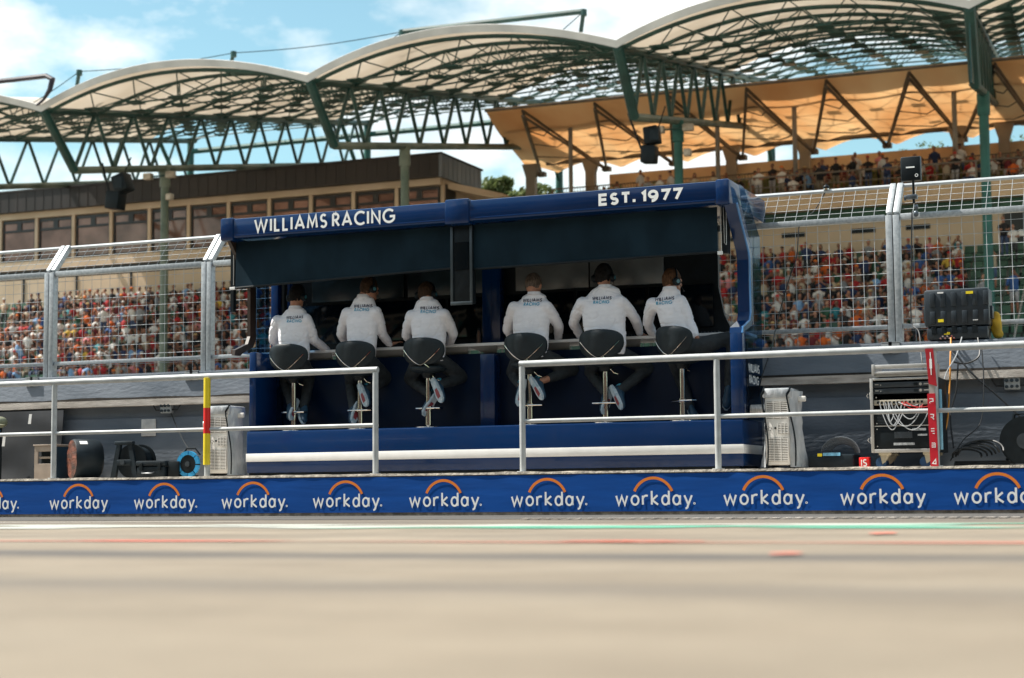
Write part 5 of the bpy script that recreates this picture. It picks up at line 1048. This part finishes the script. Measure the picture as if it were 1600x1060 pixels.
b = MB(); b.add([(X1, 79.86, 16.45), (X1, 85.0, 16.45), (X1, 85.0, 17.62), (X1, 79.86, 17.62)], [(0, 1, 2, 3)]); b = MB().box((X1 - .02, 79.87, 16.44), (X1 + .12, 85.0, 17.60)); [b.box((X1 + .1199, 80.2 + k * .55, 16.46), (X1 + .14, 80.23 + k * .55, 17.58)) for k in range(9)]; se = b.build('fascia_end', FASCS, t, smooth=0)
b = MB(); b.box((X0, 79.8, 17.60), (X1 + .15, 85.2, 17.70)); b.build('roof', FASC, t, smooth=0)
w0 = -59.62; pitch = 2.52
for k in range(-8, 9):
    xa = w0 + k * pitch; xb = xa + pitch
    if xb > X1: break
    MB().box((xa - .10, 80.24, 13.66), (xa + .10, 80.50, 16.10)).build('pilaster', BEIGE, t, smooth=0)
    f = MB(); za, zb = 13.70, 16.04; a, c = xa + .13, xb - .13
    f.box((a, 80.34, za), (a + .09, 80.46, zb)); f.box((c - .09, 80.34, za), (c, 80.46, zb)); f.box((a + .09, 80.34, za), (c - .09, 80.46, za + .09)); f.box((a + .09, 80.34, zb - .16), (c - .09, 80.46, zb)); f.box((a + .09, 80.345, zb - .68), (c - .09, 80.455, zb - .55)); m_ = (a + c) / 2; f.box((m_ - .16, 80.345, zb - .55), (m_ + .16, 80.455, zb - .16))
    fo = f.build('window', WFRAME, t, smooth=0)
    MB().box((a + .04, 80.40, za + .04), (c - .04, 80.42, zb - .04)).build('pane', PANE, fo, smooth=0)
MB().box((X1 - .28, 80.5, 12.6), (X1 - .05, 85, 16.44)).build('end_wall', BEIGE, t, smooth=0); MB().box((X1 - .06, 80.7, 13.8), (X1 - .03, 82.0, 16.2)).build('end_window', WFRAME, t, smooth=0)
b = MB(); b.prism([(X1 - .05, 81, 16.0), (X1 + 2.2, 83, 15.55), (X1 + 2.2, 84.9, 15.55), (X1 - .05, 84.9, 16.0)], (0, 0, .35)); b.build('end_canopy', BEIGE, t, smooth=0)

t = thing('upper_terrace', 'upper spectator terrace with tan front band and dark railings', 'terrace', (-15, 84, 12.8))
TX0, TX1 = -33.6, 9.0
MB().box((TX0, 79.5, 13.32), (TX1, 80.0, 14.06)).build('front_band', BEIGED, t, smooth=0)
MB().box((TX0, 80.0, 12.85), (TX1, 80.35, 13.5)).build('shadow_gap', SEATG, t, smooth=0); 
MB().box((TX0, 80.0, 13.55), (TX1, 82.0, 14.05)).box((TX0, 82.0, 13.55), (TX1, 83.4, 14.50)).box((TX0, 83.4, 13.55), (TX1, 85.0, 14.95)).box((TX0, 85, 13.55), (TX1, 90, 15.2)).build('floor_steps', STANDC, t, smooth=0)
def rails(y, z0, z1, lab, bal):
    b = MB(); b.tube([(TX0, y, z1), (TX1, y, z1)], .04, 6); b.build('handrail', RSTEEL, t)
    for k in range(int((TX1 - TX0) / 2.6) + 1): MB().box((TX0 + k * 2.6 - .04, y - .04, z0), (TX0 + k * 2.6 + .04, y + .04, z1)).build('railing_post', RSTEEL, t, smooth=0)
    if bal:
        b = MB()
        for k in range(int((TX1 - TX0) / .16)): b.box((TX0 + k * .16 - .012, y - .012, z0 + .1), (TX0 + k * .16 + .012, y + .012, z1))
        b.build('baluster', RSTEEL, t, smooth=0)
    else: MB().tube([(TX0, y, (z0 + z1) / 2), (TX1, y, (z0 + z1) / 2)], .025, 5).build('mid_rail', RSTEEL, t)
rails(79.75, 14.06, 15.05, '', 0); rails(87.5, 15.2, 16.75, '', 1)
b = MB(); b.box((-31.2, 90.0, 16.86), (TX1, 90.25, 17.80)); tag(b.build('parapet_wall', BEIGED, smooth=0), 'long tan parapet wall behind the crowd on the upper terrace', 'wall')

t = thing('rear_canopy', 'orange fabric canopy on grey steel trusses over the upper terrace', 'canopy', (-15, 85, 19)); PER = 3.85; XA = -34.3
def memb(u, v):
    yy = 79.9 + 12.2 * v; x = XA + 43.5 * u; sh = -.9 * v - .9; ph = (x - (-16.93)) / PER * 2 * math.pi
    fold_ = abs(math.sin(ph / 2)); z = 19.66 * (1 - v) + 18.55 * v - .42 * fold_ * (1 - v) * math.sin(min(1, v * 3 + .0) * math.pi / 2) + .50 * fold_ * v - .22 * math.sin(math.pi * v)
    return Vector((x + sh * v - .9 * v, yy, z))
b = MB(); b.grid(220, 16, memb, (0, 0, .03)); b.build('membrane', MEMO, t, smooth=80)
b = MB()
for x_, y_, z_ in ((0, 83, 19.30), (0, 90, 18.72)): 
    o = b if False else MB(); o.tube([(XA - .3 * (y_ - 80) * .2, y_, z_), (9, y_, z_)], .13, 8); o.build('beam', RSTEEL, t)
MB().tube([(XA, 79.9, 19.6), (9, 79.9, 19.6)], .07, 6).build('front_cable', RSTEEL, t)
for k in range(-5, 7):
    xb = -15.95 + PER * k
    if xb < XA - 1.5 or xb > 9: continue
    b = MB(); c = Vector((xb, 90.0, 18.12))
    for sg in (-1, 1):
        tp = Vector((xb + .9 + sg * PER / 2, 80.2, 19.50))
        if tp.x < XA: continue
        for dz in (0, -.28): b.tube([c + ZV * dz * .2, tp + ZV * dz], .075, 6)
        for f in (.3, .5, .7): p = c.lerp(tp, f); b.tube([p, Vector((tp.x, p.y, p.z - .15 - .25 * f))], .03, 4)
    b.box(c - Vector((.22, .22, .12)), c + Vector((.22, .22, .12))); b.build('strut', RSTEEL, t)
for px_ in (889, 1119, 1240, 1491): X = P(px_, 200, 83).x; MB().tube([(X, 83.2, 14.5), (X, 83.2, 19.25)], .12, 8).build('column', RCOL, t)
for px_ in (830, 923, 1143, 1258, 1498, 1570): X = P(px_, 240, 89.6).x; MB().box((X - .27, 89.4, 0), (X + .27, 89.8, 17.9)).prism([(X - .27, 89.4, 17.9), (X + .27, 89.4, 17.9), (X + .5, 89.4, 18.65), (X - .5, 89.4, 18.65)], (0, .4, 0)).build('pier', RCOL, t, smooth=0)
# ------------------------------------------------------------------ greenery
def leaves(b, c, r, n, s, seed):
    rnd = random.Random(seed)
    for i in range(n):
        while True:
            q = Vector((rnd.uniform(-1, 1), rnd.uniform(-1, 1), rnd.uniform(-1, 1)))
            if q.length < 1 and (q.length > .45 or rnd.random() < .4): break
        if noise.noise(q * 2.6 + Vector((seed, 0, 0))) < -.12: continue
        p = Vector(c) + Vector((q.x * r[0], q.y * r[1], q.z * r[2])); a = Vector((rnd.gauss(0, 1), rnd.gauss(0, 1), rnd.gauss(0, 1))).normalized(); d = a.orthogonal().normalized(); e = a.cross(d); z = s * rnd.uniform(.6, 1.4)
        b.add([p - d * z, p + e * z * .5, p + d * z, p - e * z * .5], [(0, 1, 2, 3)])
def tree(x, y, h, r, lab, seed):
    t = thing('tree', lab, 'tree', (x, y, 0), 'trees behind the stand'); b = MB(); b.tube([(x, y, 0), (x + .1, y, h * .5), (x, y, h * .85)], [.3, .2, .08], 8); rnd = random.Random(seed)
    for k in range(6): a = rnd.uniform(0, 6.28); b.tube([(x, y, h * (.45 + .06 * k)), (x + math.cos(a) * r * .7, y + math.sin(a) * r * .7, h * (.62 + .06 * k))], [.09, .03], 5)
    b.build('trunk', BARK, t); b = MB()
    for k in range(7): a = k * 2.4; leaves(b, (x + math.cos(a) * r * .5, y + math.sin(a) * r * .5, h - r * (.2 + .16 * k)), (r * .6, r * .6, r * .5), 420, .20, seed + k)
    b.build('crown', LEAF, t, smooth=0)
p = P(775, 285, 96); tree(p.x, 96, p.z + .05, 1.0, 'small pale green tree between the brown topped building and the terrace', 3)
p = P(745, 300, 99); tree(p.x, 99, p.z + .3, 1.7, 'low tree half hidden behind the end of the brown topped building', 9)
p = P(822, 296, 94); tree(p.x, 94, p.z - .1, 1.6, 'small green tree under the left end of the orange canopy', 21)
b = MB()
for k in range(34):
    X = -30.5 + k * 1.2; rnd = random.Random(k); leaves(b, (X, 88.9, 15.6 + rnd.uniform(-.2, .3)), (1.0, .55, 1.15), 260, .15, k + 40)
b.box((-30.8, 88.95, 15.0), (10, 89.3, 16.7)); o = b.build('hedge', LEAF, smooth=0); tag(o, 'long leafy hedge behind the crowd on the upper terrace', 'hedge', kind='stuff')
b = MB()
for k in range(30):
    rnd = random.Random(k + 300); leaves(b, (-19 + k * 1.0, 106 + rnd.uniform(-1, 1), 19.5 + rnd.uniform(-.6, .5)), (1.4, 1.0, 1.3), 620, .11, k + 400)
o = b.build('woodland', LEAF, smooth=0); tag(o, 'far strip of tree tops seen under the orange canopy', 'woodland', kind='stuff')
hb = MB(); hb.grid(60, 4, lambda u, v: Vector((-90 + 140 * u, 104 + 30 * v, (19.0 + 1.4 * min(1, v * 2) + .6 * noise.noise(Vector((u * 9, v * 3, 0)))) if u > .44 else 6 + 4 * v))); tag(hb.build('hill', mat('hill_green', (.05, .07, .03), .9, 0, .3, .3), smooth=60), kind='structure')

# ------------------------------------------------------------------ spectators
def objmat(name, mode, ramp=None):
    M = bpy.data.materials.new(name); M.use_nodes = True; tt = M.node_tree; b = tt.nodes['Principled BSDF']; b.inputs['Roughness'].default_value = .8
    if mode == 'color':
        i = N(tt, 'ShaderNodeObjectInfo'); nz = N(tt, 'ShaderNodeTexNoise'); nz.inputs['Scale'].default_value = 9; hs = N(tt, 'ShaderNodeHueSaturation'); mr = N(tt, 'ShaderNodeMapRange'); mr.inputs[3].default_value = .8; mr.inputs[4].default_value = 1.15
        tt.links.new(nz.outputs[0], mr.inputs[0]); tt.links.new(mr.outputs[0], hs.inputs['Value']); tt.links.new(i.outputs['Color'], hs.inputs['Color']); tt.links.new(hs.outputs[0], b.inputs['Base Color'])
    elif mode == 'attr':
        a = N(tt, 'ShaderNodeAttribute', attribute_name='tone'); tt.links.new(a.outputs['Color'], b.inputs['Base Color'])
    else:
        i = N(tt, 'ShaderNodeObjectInfo'); rp = N(tt, 'ShaderNodeValToRGB'); rp.color_ramp.interpolation = 'CONSTANT'; e = rp.color_ramp.elements
        e[0].position = 0; e[0].color = (*ramp[0], 1); e[1].position = 1 / len(ramp); e[1].color = (*ramp[1], 1)
        for k in range(2, len(ramp)): q = e.new(k / len(ramp)); q.color = (*ramp[k], 1)
        tt.links.new(i.outputs['Random'], rp.inputs[0]); tt.links.new(rp.outputs[0], b.inputs['Base Color'])
    return M
SKINS = [(.34, .165, .105), (.27, .125, .08), (.38, .20, .135), (.20, .09, .06)]
PANTS = [(.02, .024, .03), (.05, .08, .16), (.20, .17, .13), (.35, .20, .14), (.03, .03, .035), (.30, .30, .32)]
M_SH, M_SK, M_PA = objmat('spectator_shirt', 'color'), objmat('spectator_skin', 'rand', SKINS), objmat('spectator_trousers', 'rand', PANTS)
HEADW = [('dark hair', (.015, .012, .010)), ('dark hair', (.03, .019, .013)), ('brown hair', (.08, .045, .025)), ('white cap', (.58, .57, .55)), ('red cap', (.50, .02, .02)), ('orange cap', (.75, .19, .02)), ('black cap', (.012, .012, .014)), ('navy cap', (.012, .03, .10)), ('straw hat', (.50, .36, .17))]
HWM = [mat('headwear_%d' % i, c, .8, 0, .15, 20) for i, (n_, c) in enumerate(HEADW)]
HW_W = [30, 16, 14, 9, 7, 6, 8, 4, 3]
TOPS = [('white', (.62, .60, .58), 24), ('cream', (.46, .37, .27), 10), ('black', (.010, .010, .013), 34), ('navy', (.015, .03, .09), 11), ('red', (.33, .014, .018), 12), ('orange', (.56, .11, .015), 6), ('grey', (.24, .25, .27), 8), ('light blue', (.20, .36, .60), 4), ('blue', (.03, .09, .27), 4), ('green', (.03, .10, .06), 4), ('teal', (.03, .20, .24), 2), ('yellow', (.55, .36, .05), 2), ('pink', (.58, .22, .24), 3), ('maroon', (.13, .012, .018), 7)]
def spect_mesh(pose, stand_=False, hat=0):
    """A low spectator about life size: origin under the seat (or the feet), facing -Y."""
    b = MB(); rnd = random.Random(pose * 31 + stand_); ln = [.10, -.06, .20, .02, .12][pose % 5]; dz = .92 if stand_ else 0
    b.m = 0; rings = []
    for z, rx, ry in ((-.02, .17, .13), (.12, .165, .12), (.28, .168, .12), (.42, .186, .115), (.50, .155, .085), (.545, .07, .065)):
        rings.append([Vector((rx * math.cos(a), ry * math.sin(a) - ln * (z / .5) ** 1.3 if z > 0 else ry * math.sin(a), dz + z)) for a in [j * math.pi / 5 for j in range(10)]])
    b.loft(rings); hy = -ln * 1.15; hx = rnd.uniform(-.03, .03)
    arms = {0: ((.12, -.40, .16), (-.12, -.40, .16)), 1: ((.06, -.28, .20), (-.10, -.26, .22)), 2: ((.05, -.34, .52), (-.08, -.36, .30)), 3: ((.22, -.30, .06), (-.24, -.30, .05)), 4: ((.06, -.24, .62), (-.06, -.24, .62))}[pose % 5]
    if stand_: arms = (((.24, -.05, -.12), (-.24, -.05, -.12)), ((.10, -.24, .22), (-.10, -.24, .24)), ((.06, -.22, .62), (-.22, -.02, -.10)))[pose % 3]
    for sg, hd_ in zip((1, -1), arms):
        sh = Vector((sg * .185, -ln * .85, dz + .45)); hp = Vector((hd_[0], hd_[1] - ln * .3, dz + hd_[2])); el = sh.lerp(hp, .5) + Vector((sg * .08, .05, -.10))
        b.m = 0; b.tube([sh, sh.lerp(el, .7)], [.062, .055], 6); b.m = 1; b.tube([sh.lerp(el, .65), el, hp], [.045, .042, .034], 6); b.ell(hp, .044, 6, 4)
    b.m = 1; b.tube([(hx * .5, hy * .95, dz + .52), (hx, hy, dz + .64)], .052, 6); hc = Vector((hx, hy - .015, dz + .715)); b.ell(hc, (.074, .092, .110), 10, 7); b.ell(hc + Vector((0, -.092, -.01)), (.014, .02, .022), 5, 4)
    b.m = 3
    if hat == 0: b.ell(hc + Vector((0, .026, .028)), (.083, .088, .100), 10, 7)
    elif hat == 2: b.ell(hc + Vector((0, .030, -.03)), (.092, .085, .155), 10, 7); b.ell(hc + Vector((0, .01, .045)), (.082, .09, .085), 10, 6)
    else:
        b.ell(hc + Vector((0, .005, .055)), (.085, .100, .075), 10, 6)
        b.ell(hc + Vector((0, -.11 if hat == 1 else 0, .045)), (.07 if hat == 1 else .16, .075 if hat == 1 else .17, .012), 10, 4)
    b.m = 2
    for sg in (1, -1):
        if stand_: b.tube([(sg * .09, 0, dz), (sg * .10, -.01, .48)], [.092, .065], 7); b.m = 2 if pose % 2 else 1; b.tube([(sg * .10, -.01, .50), (sg * .10, .02, .07)], [.058, .042], 6); b.m = 3; b.ell((sg * .10, -.05, .045), (.045, .12, .045), 7, 4); b.m = 2
        else:
            kn = Vector((sg * (.12 + .04 * (pose % 3)), -.42, .02)); b.tube([(sg * .09, 0, .03), kn], [.09, .068], 7); b.m = 1 if pose % 3 == 0 else 2; b.tube([kn, (kn.x, -.40, -.38)], [.058, .042], 6); b.m = 2
    return b
def top_pick(r): return r.choices(TOPS, [q[2] for q in TOPS])[0]
SPM = {}
def spm(pose, st_, hw):
    hat = 0 if hw < 3 else (1 if hw < 8 else 3)
    if hw == 2 and pose % 2: hat = 2
    if (pose, st_, hw) not in SPM:
        b = spect_mesh(pose, st_, hat); me = bpy.data.meshes.new('person'); me.from_pydata(b.v, [], b.f)
        for q in (M_SH, M_SK, M_PA, HWM[hw]): me.materials.append(q)
        me.polygons.foreach_set('material_index', b.mi); me.polygons.foreach_set('use_smooth', [True] * len(me.polygons)); SPM[(pose, st_, hw)] = (me, b)
    return SPM[(pose, st_, hw)]
rnd = random.Random(42); crowd = []
for k in range(ROWS):
    X = -62.0; seat = 0
    while X < -5.0:
        X += rnd.uniform(.40, .50); 
        hp = Vector((X, rowY(k), rowZ(k) + .75)); x_, y_ = px(hp)
        if not (-25 < x_ < 430 or 1110 < x_ < 1625): continue
        if 1508 < x_: continue
        occ = .93 if k < 11 else .86
        if x_ < 100 and k < 3: occ = .5
        if 1110 < x_ and k == ROWS - 1: occ = .92
        if rnd.random() > occ: continue
        wy = 587 - .037 * x_ if x_ < 450 else 590 - .035 * x_
        crowd.append(dict(p=Vector((X, rowY(k) + rnd.uniform(-.05, .08), rowZ(k))), row=k, px=x_, py=y_, hid=y_ > wy + 6, st=rnd.random() < .03, sec='left' if x_ < 700 else 'right', rz=rnd.uniform(-.35, .45)))
for j, (yy, zz) in enumerate(((81.1, 14.05), (82.6, 14.5), (84.0, 14.95))):
    X = -31.0
    while X < -5.5:
        X += rnd.uniform(.42, .8 if X > -20 else 2.4)
        x_, y_ = px((X, yy, zz + 1.3)); stt = rnd.random() < (.35 if X < -12 else .2)
        if x_ > 1625 or (j == 0 and rnd.random() < .35): continue
        crowd.append(dict(p=Vector((X, yy, zz + (0 if stt else .42))), row=20 + j, px=x_, py=y_, hid=x_ < 880, st=stt, sec='upper', rz=rnd.uniform(-.5, .5)))
# people standing on the dark stairs at the right edge
for x_, y_, Y, tp, hw, lab in ((1540, 500, 70.5, 6, 0, 'man standing on the dark stairs in a pale checked top and light blue shorts'), (1552, 452, 72.5, 1, 2, 'person in a cream top standing behind the man in light blue shorts'), (1585, 410, 76.0, 0, 0, 'person in a white top standing near the top of the dark stairs'), (1586, 492, 70.8, 8, 6, 'person in a blue top standing at the foot of the dark stairs'), (1570, 402, 76.5, 2, 0, 'person in black standing near the top of the dark stairs')):
    q = P(x_, y_, Y); crowd.append(dict(p=q, row=40, px=x_, py=y_, hid=False, st=True, sec='stairs', rz=.1, tp=TOPS[tp], hw=hw, label=lab))
for c in crowd:
    c['pose'] = rnd.randrange(5 if not c['st'] else 3); c.setdefault('hw', rnd.choices(range(9), HW_W)[0]); c.setdefault('tp', top_pick(rnd)); c['d'] = (c['p'] - EYE).length
crowd = [c for c in crowd if not c['hid']]
order = sorted(crowd, key=lambda c: c['d'] + (100 if c['sec'] == 'upper' else 0)); indiv = order[:290]; rest = order[290:]
ORD = ['front', 'second', 'third', 'fourth', 'fifth', 'sixth', 'seventh', 'eighth', 'ninth', 'tenth', 'eleventh', 'twelfth', 'top']
rowsof = {}
for c in indiv: rowsof.setdefault((c['sec'], c['row']), []).append(c)
for q in rowsof.values():
    q.sort(key=lambda c: c['px'])
    for i, c in enumerate(q): c['nb'] = (q[i - 1]['tp'][0] if i else None, q[i + 1]['tp'][0] if i + 1 < len(q) else None); c['i'] = i
def lab0(c):
    if 'label' in c: return c['label']
    rw = ORD[c['row']] + ' row' if c['row'] < 20 else 'upper terrace'; a, d = c['nb']; s = 'spectator, ' + c['tp'][0] + ' top, ' + HEADW[c['hw']][0] + ', ' + rw
    if c['sec'] == 'left': s += ' left of booth'
    if a and d: return s + (', between two in %s' % a if a == d else ', between %s and %s tops' % (a, d))
    return s + (', right of a %s top' % a if a else ', left of a %s top' % d if d else '')
from collections import Counter
cnt = Counter(lab0(c) for c in indiv); NUM = ['first', 'second', 'third', 'fourth', 'fifth', 'sixth', 'seventh', 'eighth', 'ninth', 'tenth', 'eleventh', 'twelfth', 'thirteenth', 'fourteenth', 'fifteenth', 'sixteenth', 'seventeenth', 'eighteenth', 'nineteenth', 'twentieth']
for c in indiv:
    l_ = lab0(c)
    if cnt[l_] > 1 or len(l_.split()) > 16:
        i = c['i']; l_ = '%s top, %s, %s from the left in the %s row %s' % (c['tp'][0], HEADW[c['hw']][0], NUM[i] if i < 20 else 'number %d' % (i + 1), ORD[c['row']] if c['row'] < 20 else 'upper', 'right of the booth' if c['sec'] == 'right' else '')
        l_ = 'spectator, ' + l_.strip()
    me, _b = spm(c['pose'], c['st'], c['hw']); o = bpy.data.objects.new('person', me); col.objects.link(o); o.location = c['p']; o.rotation_euler.z = c['rz']; s_ = rnd.uniform(.93, 1.07); o.scale = (s_, s_, s_)
    o.color = (*c['tp'][1], 1); tag(o, l_, 'person', 'spectators in the grandstand')
vs, fs, cols = [], [], []
for c in rest:
    me, b = spm(c['pose'], c['st'], c['hw']); o = len(vs); ca, sa = math.cos(c['rz']), math.sin(c['rz']); p = c['p']
    vs.extend((p.x + v.x * ca - v.y * sa, p.y + v.x * sa + v.y * ca, p.z + v.z) for v in b.v); pal = (c['tp'][1], rnd.choice(SKINS), rnd.choice(PANTS), HEADW[c['hw']][1])
    for f, mi in zip(b.f, b.mi): fs.append([i + o for i in f]); cols.extend([(*pal[mi], 1)] * len(f))
me = bpy.data.meshes.new('crowd'); me.from_pydata(vs, [], fs); a = me.color_attributes.new('tone', 'FLOAT_COLOR', 'CORNER'); a.data.foreach_set('color', [x for q in cols for x in q]); me.materials.append(objmat('crowd_tones', 'attr')); me.polygons.foreach_set('use_smooth', [True] * len(me.polygons))
o = bpy.data.objects.new('crowd', me); col.objects.link(o); tag(o, 'dense crowd filling the upper rows, the left stand and the upper terrace', 'crowd', kind='stuff')
# stairs opening at the right edge
t = thing('stairs', 'dark stair opening with a steel handrail at the right end of the stand', 'stairs', (-6, 72, 5)); b = MB()
for k in range(13): b.box((-8.6, 69.3 + .8 * k, 4.4 + .44 * k), (8, 70.1 + .8 * k, 5.18 + .44 * k))
b.build('steps', mat('stair_dark', (.02, .022, .022), .8, 0, .3, 1), t, smooth=0); MB().box((-9.1, 80.4, 9.5), (8, 80.6, 13.3)).build('back_opening', WFRAME, t, smooth=0)
b = MB()
for X in (-7.7, -6.3, -5.2): b.tube([(X, 69.4, 5.9), (X, 79.5, 11.4)], .035, 6)
b.build('handrail', GALV, t); b = MB()
for X, z in ((-8.5, 11.6), (-7.7, 11.5), (-6.9, 11.7), (-6.0, 11.6), (-7.2, 10.9)): b.box((X, 80.34, z), (X + .5, 80.39, z + .28))
b.build('white_light', WHITE, t, smooth=0)  # white painted blocks stand in for the lights behind the stairs
